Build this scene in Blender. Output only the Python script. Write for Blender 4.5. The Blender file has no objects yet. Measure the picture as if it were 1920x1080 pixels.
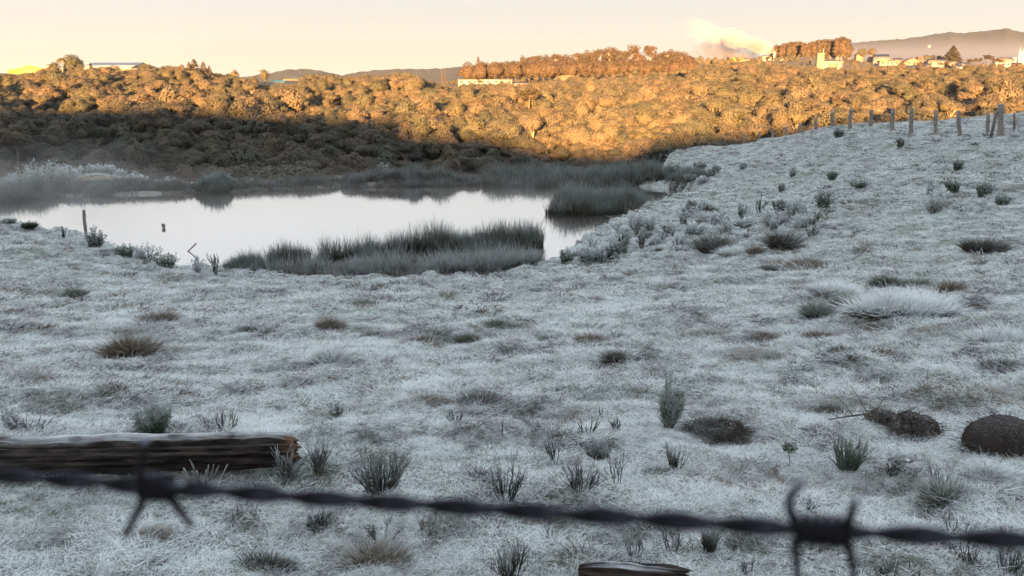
import bpy, math, random
import numpy as np
from mathutils import Vector, Matrix

random.seed(7)
rng = np.random.default_rng(11)
sc = bpy.context.scene
col = sc.collection
R = math.radians

# ------------------------------------------------------------------ camera
F = 1663.0                                   # focal length in photo pixels (1920 wide)
PITCH = math.atan(390.0 / F)
cam_d = bpy.data.cameras.new("camera")
cam_d.sensor_width = 36.0
cam_d.lens = 36.0 * F / 1920.0
cam_d.clip_start = 0.02
cam_d.clip_end = 20000.0
cam_d.dof.use_dof = True
cam_d.dof.focus_distance = 11.0
cam_d.dof.aperture_fstop = cam_d.lens / 2.5
cam = bpy.data.objects.new("camera", cam_d)
cam.location = (0, 0, 0)
cam.rotation_euler = (math.pi / 2 - PITCH, 0, 0)
col.objects.link(cam)
sc.camera = cam

# ------------------------------------------------------------------ world, sun, exposure
SUN_EL = R(5.0)
SUN_AZ = R(187.0)                            # from behind the camera, over the left shoulder
world = bpy.data.worlds.new("World")
sc.world = world
world.use_nodes = True
wn = world.node_tree
for n in list(wn.nodes):
    wn.nodes.remove(n)
sky = wn.nodes.new("ShaderNodeTexSky")
sky.sky_type = 'NISHITA'
sky.sun_disc = False
sky.sun_elevation = SUN_EL
sky.sun_rotation = SUN_AZ
sky.altitude = 800
sky.air_density = 1.0
sky.dust_density = 1.0
sky.ozone_density = 1.0
bg = wn.nodes.new("ShaderNodeBackground")
bg.inputs["Strength"].default_value = 0.062
wo = wn.nodes.new("ShaderNodeOutputWorld")
soft = wn.nodes.new("ShaderNodeGamma")       # compresses the sky's range from horizon to zenith
soft.inputs["Gamma"].default_value = 0.3
lum = wn.nodes.new("ShaderNodeRGBToBW")
powr = wn.nodes.new("ShaderNodeMath"); powr.operation = 'POWER'; powr.inputs[1].default_value = -0.52  # zenith made brighter than the horizon, as added fill for the shaded field
scal = wn.nodes.new("ShaderNodeVectorMath"); scal.operation = 'SCALE'
tint = wn.nodes.new("ShaderNodeVectorMath"); tint.operation = 'MULTIPLY'
tint.inputs[1].default_value = (2.02, 1.94, 2.03)
wn.links.new(sky.outputs[0], soft.inputs[0])
wn.links.new(sky.outputs[0], lum.inputs[0])
wn.links.new(lum.outputs[0], powr.inputs[0])
wn.links.new(soft.outputs[0], scal.inputs[0])
wn.links.new(powr.outputs[0], scal.inputs["Scale"])
wn.links.new(scal.outputs[0], tint.inputs[0])
wn.links.new(tint.outputs[0], bg.inputs[0])
wn.links.new(bg.outputs[0], wo.inputs[0])

sun_d = bpy.data.lights.new("sun", 'SUN')
sun_d.energy = 5.0
sun_d.angle = R(0.53)
sun_d.color = (1.0, 0.50, 0.17)
sun = bpy.data.objects.new("sun", sun_d)
LDIR = Vector((-math.sin(SUN_AZ) * math.cos(SUN_EL), -math.cos(SUN_AZ) * math.cos(SUN_EL), -math.sin(SUN_EL)))
sun.rotation_euler = LDIR.to_track_quat('-Z', 'Y').to_euler()
sun.location = (-60, -80, 60)
col.objects.link(sun)

sc.view_settings.view_transform = 'Standard'
sc.view_settings.look = 'None'
sc.view_settings.gamma = 1.0
sc.view_settings.exposure = 3.2
sc.view_settings.use_curve_mapping = False
sc.cycles.use_denoising = True
sc.cycles.max_bounces = 8
sc.cycles.diffuse_bounces = 5
sc.cycles.glossy_bounces = 3
sc.cycles.transparent_max_bounces = 8
sc.cycles.volume_bounces = 0
sc.cycles.volume_max_steps = 128

# ------------------------------------------------------------------ helpers
def tag(o, label=None, cat=None, group=None, kind=None):
    if label: o["label"] = label
    if cat: o["category"] = cat
    if group: o["group"] = group
    if kind: o["kind"] = kind
    return o

def ray(px, py):
    v = (540.0 - py) / F
    u = (px - 960.0) / F
    c, s = math.cos(PITCH), math.sin(PITCH)
    return np.array([u, c + v * s, -s + v * c])

def P(px, py, Y):
    r = ray(px, py)
    return r * (Y / r[1])

def pxm(Y):                                   # metres per photo pixel at depth Y
    return Y / F

class G:                                      # geometry bucket
    def __init__(self):
        self.v = []; self.q = []; self.t = []; self.f = []; self.n = 0; self.mi = []
    def add(self, v, faces, frost=None):
        v = np.asarray(v, dtype=np.float64).reshape(-1, 3)
        self.v.append(v)
        self.f.append(np.zeros(len(v)) if frost is None else np.broadcast_to(np.asarray(frost, dtype=np.float64), (len(v),)))
        faces = np.asarray(faces, dtype=np.int64)
        if faces.size:
            (self.q if faces.shape[1] == 4 else self.t).append(faces + self.n)
        self.n += len(v)
        return self
    def mesh(self, name, mat=None, smooth=False):
        v = np.concatenate(self.v); f = np.concatenate(self.f)
        q = np.concatenate(self.q) if self.q else np.zeros((0, 4), int)
        t = np.concatenate(self.t) if self.t else np.zeros((0, 3), int)
        me = bpy.data.meshes.new(name)
        me.vertices.add(len(v)); me.vertices.foreach_set("co", v.astype(np.float32).ravel())
        nl = len(q) * 4 + len(t) * 3
        me.loops.add(nl)
        me.loops.foreach_set("vertex_index", np.concatenate([q.ravel(), t.ravel()]).astype(np.int32))
        me.polygons.add(len(q) + len(t))
        st = np.concatenate([np.arange(len(q)) * 4, len(q) * 4 + np.arange(len(t)) * 3]).astype(np.int32)
        me.polygons.foreach_set("loop_start", st)
        if smooth:
            me.polygons.foreach_set("use_smooth", np.ones(len(st), dtype=bool))
        a = me.attributes.new("frost", 'FLOAT', 'POINT')
        a.data.foreach_set("value", f.astype(np.float32))
        me.update(calc_edges=True)
        if mat: me.materials.append(mat)
        return me

def link(name, me, parent=None, loc=None):
    o = bpy.data.objects.new(name, me)
    col.objects.link(o)
    if parent is not None: o.parent = parent
    if loc is not None: o.location = loc
    return o

def empty(name, loc, rz=0.0):
    o = bpy.data.objects.new(name, None)
    o.location = loc; o.rotation_euler = (0, 0, rz)
    o.empty_display_size = 0.2
    col.objects.link(o)
    return o

def unit(v):
    return v / np.maximum(np.linalg.norm(v, axis=-1, keepdims=True), 1e-9)

def blades(g, base, d, L, w, droop=0.3, segs=2, r=None, f0=0.0, f1=1.0):
    """curved tapering blades: base (n,3), unit direction d (n,3), length L, width w"""
    r = r or rng
    base = np.asarray(base, float); n = len(base)
    L = np.broadcast_to(L, (n,)); w = np.broadcast_to(w, (n,)); droop = np.broadcast_to(droop, (n,))
    side = unit(np.cross(d, r.normal(size=(n, 3))))
    hz = r.normal(size=(n, 3)); hz[:, 2] = -0.9
    hz = hz + 1.5 * np.c_[d[:, 0], d[:, 1], np.zeros(n)]
    hz = unit(hz)
    vs = []; fr = []
    for k in range(segs + 1):
        s = k / segs
        c = base + d * (L * s)[:, None] + hz * (droop * L * s * s)[:, None]
        ww = (w * (1.0 - 0.9 * s) * 0.5)[:, None]
        vs += [c - side * ww, c + side * ww]
        fr += [np.full(n, f0 + (f1 - f0) * s)] * 2
    V = np.stack(vs, 1).reshape(-1, 3)
    FR = np.stack(fr, 1).reshape(-1)
    k = 2 * (segs + 1)
    i0 = np.arange(n)[:, None] * k
    faces = [i0 + np.array([[2*j, 2*j+1, 2*j+3, 2*j+2]]) for j in range(segs)]
    g.add(V, np.concatenate(faces), FR)

def cards(g, c, nrm, size, r=None, frost=0.5, asp=0.7):
    r = r or rng
    n = len(c); size = np.broadcast_to(size, (n,))[:, None]
    a = unit(np.cross(nrm, r.normal(size=(n, 3)))); b = np.cross(nrm, a)
    V = np.stack([c - a * size, c + b * size * asp, c + a * size, c - b * size * asp], 1).reshape(-1, 3)
    i0 = np.arange(n)[:, None] * 4
    g.add(V, i0 + np.array([[0, 1, 2, 3]]), np.repeat(np.broadcast_to(frost, (n,)), 4))

def tube(g, pts, rad, n=6, f=0.0, cap=True):
    pts = np.asarray(pts, float); m = len(pts)
    rad = np.broadcast_to(rad, (m,)); f = np.broadcast_to(f, (m,))
    T = unit(np.gradient(pts, axis=0))
    ref = np.array([0.0, 0.0, 1.0]) if abs(T[0][2]) < 0.9 else np.array([1.0, 0, 0])
    V = []; FR = []
    for i in range(m):
        a = unit(np.cross(T[i], ref)); b = np.cross(T[i], a)
        th = np.arange(n) * 2 * math.pi / n
        V.append(pts[i] + rad[i] * (np.cos(th)[:, None] * a + np.sin(th)[:, None] * b))
        FR.append(np.full(n, f[i]))
    V = np.concatenate(V); FR = np.concatenate(FR)
    fs = []
    for i in range(m - 1):
        for j in range(n):
            fs.append([i*n+j, i*n+(j+1) % n, (i+1)*n+(j+1) % n, (i+1)*n+j])
    base = g.n
    g.add(V, fs, FR)
    if cap:
        for ring, flip in ((0, 1), (m - 1, 0)):
            cen = g.n
            tri = []
            for j in range(n):
                a, b = ring*n+j, ring*n+(j+1) % n
                tri.append([a, b] if not flip else [b, a])
            g.v.append(pts[ring][None]); g.f.append(np.array([f[ring]])); g.n += 1
            g.t.append(np.array([[base+x[0], base+x[1], cen] for x in tri]))

def box(g, x0, x1, y0, y1, z0, z1):
    v = [(x0,y0,z0),(x1,y0,z0),(x1,y1,z0),(x0,y1,z0),(x0,y0,z1),(x1,y0,z1),(x1,y1,z1),(x0,y1,z1)]
    g.add(v, [(0,3,2,1),(4,5,6,7),(0,1,5,4),(1,2,6,5),(2,3,7,6),(3,0,4,7)])

def vnoise(x, y, seed=0):
    """smooth value noise, numpy"""
    x = np.asarray(x, float); y = np.asarray(y, float)
    xi = np.floor(x).astype(np.int64); yi = np.floor(y).astype(np.int64)
    fx = x - xi; fy = y - yi
    fx = fx * fx * (3 - 2 * fx); fy = fy * fy * (3 - 2 * fy)
    def h(a, b):
        k = (a * 374761393 + b * 668265263 + seed * 974711) & 0x7fffffff
        k = ((k ^ (k >> 13)) * 1274126177) & 0x7fffffff
        return ((k ^ (k >> 16)) & 0xffff) / 65535.0
    return (h(xi, yi) * (1-fx) * (1-fy) + h(xi+1, yi) * fx * (1-fy) + h(xi, yi+1) * (1-fx) * fy + h(xi+1, yi+1) * fx * fy) * 2 - 1

# ------------------------------------------------------------------ materials
def new_mat(name):
    m = bpy.data.materials.new(name); m.use_nodes = True
    nt = m.node_tree
    return m, nt, nt.nodes["Principled BSDF"]

def N(nt, t, **kw):
    n = nt.nodes.new(t)
    for k, v in kw.items(): setattr(n, k, v)
    return n

def mixrgb(nt, fac, a, b):
    n = nt.nodes.new("ShaderNodeMix"); n.data_type = 'RGBA'
    for sock, val in ((n.inputs[0], fac), (n.inputs[6], a), (n.inputs[7], b)):
        if hasattr(val, "is_linked"): nt.links.new(val, sock)
        elif isinstance(val, (int, float)): sock.default_value = val
        else: sock.default_value = (*val, 1)
    return n.outputs[2]

def math_n(nt, op, a, b=None, clamp=False):
    n = nt.nodes.new("ShaderNodeMath"); n.operation = op; n.use_clamp = clamp
    for s, v in ((n.inputs[0], a), (n.inputs[1], b)):
        if v is None: continue
        if hasattr(v, "is_linked"): nt.links.new(v, s)
        else: s.default_value = v
    return n.outputs[0]

def ramp(nt, x, lo, hi):
    n = nt.nodes.new("ShaderNodeMapRange"); n.clamp = True
    nt.links.new(x, n.inputs[0]); n.inputs[1].default_value = lo; n.inputs[2].default_value = hi
    return n.outputs[0]

def noise(nt, scale, detail=3, rough=0.55, vec=None):
    n = nt.nodes.new("ShaderNodeTexNoise"); n.inputs["Scale"].default_value = scale
    n.inputs["Detail"].default_value = detail; n.inputs["Roughness"].default_value = rough
    if vec is not None: nt.links.new(vec, n.inputs["Vector"])
    return n.outputs["Fac"]

def world_pos(nt):
    return nt.nodes.new("ShaderNodeNewGeometry").outputs["Position"]

FROST = (0.79, 0.85, 0.85)

def frosted(name, ca, cb, lo=0.3, hi=0.9, up=0.35, frost=FROST, amount=1.0, pscale=1.5, rough=0.8, trans=0.3):
    """plant colour varying between ca and cb, rime on the outer part of each blade and on what faces up"""
    m, nt, b = new_mat(name)
    at = N(nt, "ShaderNodeAttribute"); at.attribute_name = "frost"
    oi = N(nt, "ShaderNodeObjectInfo")
    geo = N(nt, "ShaderNodeNewGeometry")
    sep = N(nt, "ShaderNodeSeparateXYZ"); nt.links.new(geo.outputs["Normal"], sep.inputs[0])
    nz = noise(nt, pscale, 2, vec=geo.outputs["Position"])
    f = ramp(nt, at.outputs["Fac"], lo, hi)
    f = math_n(nt, 'ADD', f, math_n(nt, 'MULTIPLY', math_n(nt, 'ABSOLUTE', sep.outputs[2]), up))
    f = math_n(nt, 'ADD', f, math_n(nt, 'MULTIPLY', math_n(nt, 'SUBTRACT', nz, 0.5), 1.3))
    f = math_n(nt, 'MULTIPLY', f, amount, clamp=True)
    c = mixrgb(nt, oi.outputs["Random"], ca, cb)
    c = mixrgb(nt, f, c, frost)
    nt.links.new(c, b.inputs["Base Color"])
    b.inputs["Roughness"].default_value = rough
    b.inputs["Specular IOR Level"].default_value = 0.2
    thin_leaf(nt, b, c, trans)
    return m

def thin_leaf(nt, b, c, t):
    """light passing through thin blades and leaves"""
    if not t: return
    tr = N(nt, "ShaderNodeBsdfTranslucent"); nt.links.new(c, tr.inputs["Color"])
    mx = N(nt, "ShaderNodeMixShader"); mx.inputs[0].default_value = t
    out = [n_ for n_ in nt.nodes if n_.type == 'OUTPUT_MATERIAL'][0]
    nt.links.new(b.outputs[0], mx.inputs[1]); nt.links.new(tr.outputs[0], mx.inputs[2])
    nt.links.new(mx.outputs[0], out.inputs["Surface"])

def plain(name, c, rough=0.8, var=0.0, scale=2.0, c2=None, metal=0.0):
    m, nt, b = new_mat(name)
    if c2 is not None or var:
        f = noise(nt, scale, 4, vec=N(nt, "ShaderNodeTexCoord").outputs["Object"])
        f = ramp(nt, f, 0.35, 0.65)
        cc = mixrgb(nt, f, c, c2 if c2 is not None else tuple(x * (1 - var) for x in c))
        nt.links.new(cc, b.inputs["Base Color"])
    else:
        b.inputs["Base Color"].default_value = (*c, 1)
    b.inputs["Roughness"].default_value = rough
    b.inputs["Metallic"].default_value = metal
    b.inputs["Specular IOR Level"].default_value = 0.25
    return m

def foliage_mat(name, cols, trans=0.25):
    m, nt, b = new_mat(name)
    oi = N(nt, "ShaderNodeObjectInfo")
    cr = N(nt, "ShaderNodeValToRGB")
    el = cr.color_ramp.elements
    el[0].position = 0; el[0].color = (*cols[0], 1)
    el[1].position = 1; el[1].color = (*cols[-1], 1)
    for i, c in enumerate(cols[1:-1]):
        e = el.new((i + 1) / (len(cols) - 1)); e.color = (*c, 1)
    nt.links.new(oi.outputs["Random"], cr.inputs[0])
    at = N(nt, "ShaderNodeAttribute"); at.attribute_name = "frost"
    v = math_n(nt, 'ADD', math_n(nt, 'MULTIPLY', at.outputs["Fac"], 0.4), 0.82)
    vm = N(nt, "ShaderNodeVectorMath"); vm.operation = 'SCALE'
    nt.links.new(cr.outputs[0], vm.inputs[0]); nt.links.new(v, vm.inputs["Scale"])
    nt.links.new(vm.outputs[0], b.inputs["Base Color"])
    thin_leaf(nt, b, vm.outputs[0], trans)
    b.inputs["Roughness"].default_value = 0.75
    b.inputs["Specular IOR Level"].default_value = 0.2
    return m

M = {}
# ground: frosted turf; bare olive-brown thatch shows between the frosted blades
def ground_mat():
    m, nt, b = new_mat("frosted_turf")
    pos = world_pos(nt)
    n1 = noise(nt, 0.9, 6, 0.65, pos)
    n2 = noise(nt, 7.0, 5, 0.7, pos)
    n3 = noise(nt, 0.12, 3, 0.5, pos)
    n4 = noise(nt, 40.0, 3, 0.7, pos)
    at = N(nt, "ShaderNodeAttribute"); at.attribute_name = "frost"
    thatch = mixrgb(nt, ramp(nt, n2, 0.35, 0.65), (0.05, 0.048, 0.034), (0.10, 0.088, 0.064))
    thatch = mixrgb(nt, ramp(nt, n3, 0.4, 0.65), thatch, (0.10, 0.115, 0.065))
    f = math_n(nt, 'ADD', math_n(nt, 'MULTIPLY', n1, 0.55), math_n(nt, 'MULTIPLY', n2, 0.6))
    f = math_n(nt, 'ADD', f, math_n(nt, 'MULTIPLY', n4, 0.35))
    f = ramp(nt, f, 0.55, 0.92)
    f = math_n(nt, 'MULTIPLY', f, 0.65)
    fc = mixrgb(nt, n3, (0.64, 0.72, 0.71), (0.72, 0.80, 0.78))
    turf = mixrgb(nt, f, thatch, fc)
    wood = mixrgb(nt, ramp(nt, n3, 0.4, 0.6), (0.12, 0.105, 0.07), (0.16, 0.13, 0.085))
    c = mixrgb(nt, at.outputs["Fac"], wood, turf)
    nt.links.new(c, b.inputs["Base Color"])
    bp = N(nt, "ShaderNodeBump"); bp.inputs["Strength"].default_value = 0.9; bp.inputs["Distance"].default_value = 0.05
    nt.links.new(math_n(nt, 'ADD', n2, math_n(nt, 'MULTIPLY', n4, 0.4)), bp.inputs["Height"])
    nt.links.new(bp.outputs[0], b.inputs["Normal"])
    b.inputs["Roughness"].default_value = 0.9
    b.inputs["Specular IOR Level"].default_value = 0.15
    return m
M['turf'] = ground_mat()

def water_mat():
    """still water seen at a low angle: a mirror of the sky over murky brown"""
    m, nt, b = new_mat("pond_water")
    b.inputs["Base Color"].default_value = (0.13, 0.10, 0.08, 1)
    b.inputs["Roughness"].default_value = 0.5
    gl = N(nt, "ShaderNodeBsdfGlossy"); gl.inputs["Color"].default_value = (0.97, 0.97, 0.97, 1); gl.inputs["Roughness"].default_value = 0.015
    lw = N(nt, "ShaderNodeLayerWeight"); lw.inputs["Blend"].default_value = 0.5
    f = ramp(nt, lw.outputs["Facing"], 0.35, 0.9)
    mx = N(nt, "ShaderNodeMixShader"); nt.links.new(math_n(nt, 'MULTIPLY', f, 0.95), mx.inputs[0])
    out = [n_ for n_ in nt.nodes if n_.type == 'OUTPUT_MATERIAL'][0]
    nt.links.new(b.outputs[0], mx.inputs[1]); nt.links.new(gl.outputs[0], mx.inputs[2]); nt.links.new(mx.outputs[0], out.inputs["Surface"])
    bp = N(nt, "ShaderNodeBump"); bp.inputs["Strength"].default_value = 0.03; bp.inputs["Distance"].default_value = 0.02
    nt.links.new(noise(nt, 2.5, 2, 0.5, world_pos(nt)), bp.inputs["Height"])
    nt.links.new(bp.outputs[0], gl.inputs["Normal"])
    return m
M['water'] = water_mat()

M['grass'] = frosted("frosted_grass", (0.06, 0.06, 0.034), (0.11, 0.09, 0.06), 0.05, 0.42, 0.25, frost=(0.82, 0.87, 0.86), pscale=1.2, trans=0.4)
M['grass_tan'] = frosted("tan_grass", (0.16, 0.125, 0.08), (0.20, 0.17, 0.11), 0.3, 1.0, 0.1, amount=0.8, pscale=2)
M['grass_olive'] = frosted("olive_grass", (0.075, 0.09, 0.04), (0.10, 0.11, 0.055), 0.3, 0.95, 0.1, amount=0.8, pscale=2)
M['tussock_pale'] = frosted("pale_frosted_tussock", (0.14, 0.13, 0.08), (0.20, 0.16, 0.11), 0.25, 0.85, 0.1, amount=1.0)
M['tussock_brown'] = frosted("brown_tussock", (0.12, 0.095, 0.055), (0.16, 0.12, 0.075), 0.55, 1.25, 0.0, amount=0.75)
M['tussock_green'] = frosted("olive_tussock", (0.06, 0.07, 0.035), (0.09, 0.095, 0.05), 0.5, 1.2, 0.0, amount=0.7)
M['reed'] = frosted("dark_rush", (0.030, 0.034, 0.020), (0.045, 0.045, 0.028), 0.35, 1.25, 0.0, frost=(0.42, 0.48, 0.46), amount=0.75, pscale=0.8)
M['reed_frost'] = frosted("frosted_rush", (0.058, 0.06, 0.048), (0.075, 0.074, 0.06), 0.3, 1.2, 0.0, frost=(0.55, 0.60, 0.59), amount=0.9, pscale=1.6)
M['weed_green'] = frosted("green_weed", (0.04, 0.062, 0.032), (0.055, 0.08, 0.045), 0.5, 1.6, 0.05, amount=0.5, pscale=6)
M['weed_dark'] = frosted("dark_broom_weed", (0.040, 0.046, 0.034), (0.055, 0.06, 0.045), 0.25, 1.4, 0.2, amount=0.7, pscale=8)
M['weed_frost'] = frosted("frosted_weed", (0.06, 0.07, 0.045), (0.085, 0.09, 0.06), 0.0, 1.1, 0.3, amount=0.85, pscale=6)
M['weed_dry'] = frosted("dry_weed", (0.075, 0.06, 0.042), (0.10, 0.08, 0.055), 0.5, 1.5, 0.05, amount=0.5, pscale=8)
M['leaf'] = foliage_mat("wood_foliage", [(0.112, 0.108, 0.08), (0.14, 0.12, 0.088), (0.092, 0.098, 0.072), (0.165, 0.135, 0.098), (0.12, 0.108, 0.078), (0.08, 0.088, 0.065), (0.13, 0.12, 0.078)])
M['leaf_euc'] = foliage_mat("gum_tree_foliage", [(0.085, 0.07, 0.055), (0.11, 0.082, 0.062), (0.078, 0.07, 0.052)])
M['leaf_dark'] = foliage_mat("dark_conifer_foliage", [(0.05, 0.048, 0.03), (0.065, 0.055, 0.034)])
M['leaf_palm'] = foliage_mat("palm_foliage", [(0.13, 0.115, 0.05), (0.13, 0.115, 0.05)])
M['bark'] = plain("bark", (0.16, 0.12, 0.09), 0.9, 0.4, 3.0)
M['bark_pale'] = plain("pale_bark", (0.32, 0.26, 0.20), 0.9, 0.3, 3.0)

# ------------------------------------------------------------------ terrain
WATER_Z = -8.0
def on_plane(px, py, z=WATER_Z):
    r = ray(px, py); return r * (z / r[2])
POND = np.array([on_plane(*p)[:2] for p in [
    (-140, 452), (-20, 447), (100, 458), (190, 478), (270, 494), (340, 508), (430, 516), (600, 522), (780, 527), (940, 512),
    (1020, 496), (1062, 476), (1110, 452), (1165, 428), (1205, 408), (1255, 390), (1300, 376), (1308, 364), (1270, 354),
    (1180, 348), (1000, 347), (800, 347), (640, 352), (400, 361), (200, 367), (100, 370), (20, 375), (-60, 382), (-160, 396)]])

def pond_sd(x, y):
    """signed distance to the pond outline, negative inside"""
    x = np.asarray(x, float); y = np.asarray(y, float)
    d = np.full(x.shape, 1e9); inside = np.zeros(x.shape, bool)
    n = len(POND)
    for i in range(n):
        ax, ay = POND[i]; bx, by = POND[(i + 1) % n]
        ex, ey = bx - ax, by - ay
        t = np.clip(((x - ax) * ex + (y - ay) * ey) / (ex * ex + ey * ey), 0, 1)
        d = np.minimum(d, np.hypot(x - ax - t * ex, y - ay - t * ey))
        c = ((ay > y) != (by > y)) & (x < ex * (y - ay) / (by - ay + 1e-12) + ax)
        inside ^= c
    return np.where(inside, -d, d)

CP = []                                        # control points (X, Y, Z)
def cpx(px, py, Y, dz=0.0):
    p = P(px, py, Y); CP.append((p[0], Y, p[2] + dz))
def cw(X, Y, Z): CP.append((X, Y, Z))
for X in (-5, 0, 5):
    for Y in (-6, 0):
        cw(X, Y, -1.5)
# near field
for px, py, Y in [(0, 1080, 3.75), (960, 1080, 3.75), (1920, 1080, 3.75), (0, 870, 5.5), (960, 870, 5.5), (1880, 850, 5.9),
                  (0, 700, 9.2), (960, 700, 9.2), (1900, 700, 8.6), (0, 600, 14.2), (960, 600, 14.2), (1900, 640, 10.0), (1750, 570, 13.2),
                  (0, 540, 20.5), (300, 560, 18.8), (700, 560, 19), (1100, 555, 19.5), (1400, 545, 18.5), (1850, 470, 20), (1600, 500, 21.5), (1450, 470, 27.5),
                  (0, 480, 26), (0, 420, 33.5), (-150, 410, 33), (100, 500, 26), (110, 440, 34.0), (200, 469, 35), (250, 520, 27), (330, 505, 36.2), (500, 518, 35.6), (700, 528, 34.7), (850, 526, 34.8), (960, 513, 36),
                  (1030, 500, 37.4), (1090, 490, 37), (1150, 480, 36), (1250, 470, 34), (1250, 430, 42), (1320, 400, 47), (1400, 420, 40), (1330, 350, 62),
                  (1450, 370, 48), (1600, 350, 41), (1750, 350, 35), (1900, 350, 31), (1600, 430, 29), (1750, 420, 26), (1900, 420, 24), (1600, 300, 52), (1750, 300, 44), (1900, 300, 38),
                  (1250, 297, 92), (1350, 281, 94), (1430, 266, 94), (1500, 253, 86), (1561, 241, 66), (1633, 244, 58.5), (1710, 249, 52), (1800, 255, 47), (1875, 259, 43.5), (1950, 263, 40),
                  (1450, 300, 76), (1350, 315, 80), (1700, 238, 68), (1800, 229, 80), (1920, 214, 96), (2050, 205, 100), (1620, 242, 72),
                  (-150, 440, 38), (0, 448, 38), (50, 452, 38), (100, 460, 38.5), (150, 470, 39), (200, 482, 38.5), (250, 496, 37.5), (0, 452, 41.5), (100, 462, 41.5),
                  (1300, 292, 92), (1300, 296, 85), (1930, 233, 62), (1800, 239, 62), (1700, 243, 63), (1620, 246, 66), (1850, 226, 78), (1950, 222, 80), (2050, 225, 62), (1560, 246, 72), (1140, 458, 40),
                  (2200, 330, 34), (2200, 560, 11), (2200, 800, 6), (-250, 800, 6), (-250, 560, 15), (-250, 440, 32), (-300, 400, 40)]:
    cpx(px, py, Y)
# beyond the pond: bank, fall to the valley, rise of the wooded hill
for X in (-60, -35, -10, 12):
    cw(X, 70, -7.65); cw(X, 75, -7.7)
    cw(X * 1.1, 86, -13.0); cw(X * 1.25, 98, -17.5); cw(X * 1.5, 120, -20.0); cw(X * 2, 150, -20.5)
for X, Y, Z in [(-25, 60, -7.95), (-35, 60, -7.95), (-20, 64, -7.8), (-30, 64, -7.8), (-42, 62, -7.9), (-15, 63.5, -7.9), (0, 67, -7.85), (-28, 56, -8.1), (-20, 52, -8.2)]:
    cw(X, Y, Z)
for X in (-90, -120):
    cw(X, 75, -7.7); cw(X, 66, -7.7); cw(X, 100, -16)
for X, Y, Z in [(18, 104, -10.5), (25, 120, -16), (35, 150, -19), (33, 106, -9.5), (42, 112, -9), (62, 118, -7), (75, 122, -6), (60, 140, -14), (85, 150, -15), (45, 170, -17), (90, 180, -15),
                (95, 118, -6), (120, 140, -10)]:
    cw(X, Y, Z)
for px, py, Y in [(300, 213, 195), (300, 170, 235), (300, 137, 262), (0, 213, 195), (0, 170, 230), (0, 145, 255), (-300, 213, 195), (-300, 140, 260), (550, 235, 185), (550, 190, 225), (550, 150, 262),
                  (780, 245, 180), (780, 190, 225), (780, 150, 272), (1000, 260, 172), (1000, 210, 215), (1000, 165, 285), (1200, 240, 185), (1200, 190, 235), (1200, 148, 320), (1400, 262, 168), (1400, 205, 220), (1400, 150, 320),
                  (1600, 205, 215), (1600, 155, 300), (1750, 190, 230), (1750, 142, 330), (1900, 195, 225), (1900, 140, 330), (2200, 195, 225), (2200, 130, 330)]:
    cpx(px, py, Y, -4.4)
for px, py, Y in [(300, 148, 330), (0, 143, 380), (-300, 140, 380), (600, 155, 330), (900, 165, 360), (1000, 152, 420), (1200, 140, 430), (1300, 128, 470), (1440, 116, 560), (1560, 128, 480), (1500, 108, 640), (1750, 131, 560), (1650, 128, 560), (1880, 133, 560), (1780, 122, 680), (2200, 130, 600)]:
    cpx(px, py, Y)
for a in (-0.9, -0.5, -0.2, 0.1, 0.35, 0.6, 0.9):
    cw(a * 1000, 1000, -35); cw(a * 2200, 2200, -60); cw(a * 7000, 7000, -130)
cw(-200, 560, -12); cw(0, 560, -8); cw(60, 800, -25)
CP = np.array(CP, float)
Y0 = 10.0
def warp(X, Y):
    return X / (Y + Y0), np.log(Y + Y0)
ca, cb = warp(CP[:, 0], CP[:, 1])
cg = CP[:, 2] / (CP[:, 1] + Y0)
def tps_k(d2):
    return 0.5 * d2 * np.log(d2 + 1e-12)
BS = 0.45                                       # relative stretch of log-depth against lateral
def _k(a, b):
    return tps_k((a[:, None] - ca[None]) ** 2 + (BS * (b[:, None] - cb[None])) ** 2)
n = len(CP)
A = np.zeros((n + 3, n + 3)); A[:n, :n] = _k(ca, cb) + 1e-5 * np.eye(n)
A[:n, n] = 1; A[:n, n + 1] = ca; A[:n, n + 2] = cb; A[n:, :n] = A[:n, n:].T
W = np.linalg.solve(A, np.concatenate([cg, np.zeros(3)]))
def tps(X, Y):
    a, b = warp(X, Y)
    out = np.empty(a.shape)
    af, bf, of = a.ravel(), b.ravel(), out.ravel()
    for i in range(0, len(af), 40000):
        s = slice(i, i + 40000)
        of[s] = _k(af[s], bf[s]) @ W[:n] + W[n] + W[n+1] * af[s] + W[n+2] * bf[s]
    return out * (Y + Y0)

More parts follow.
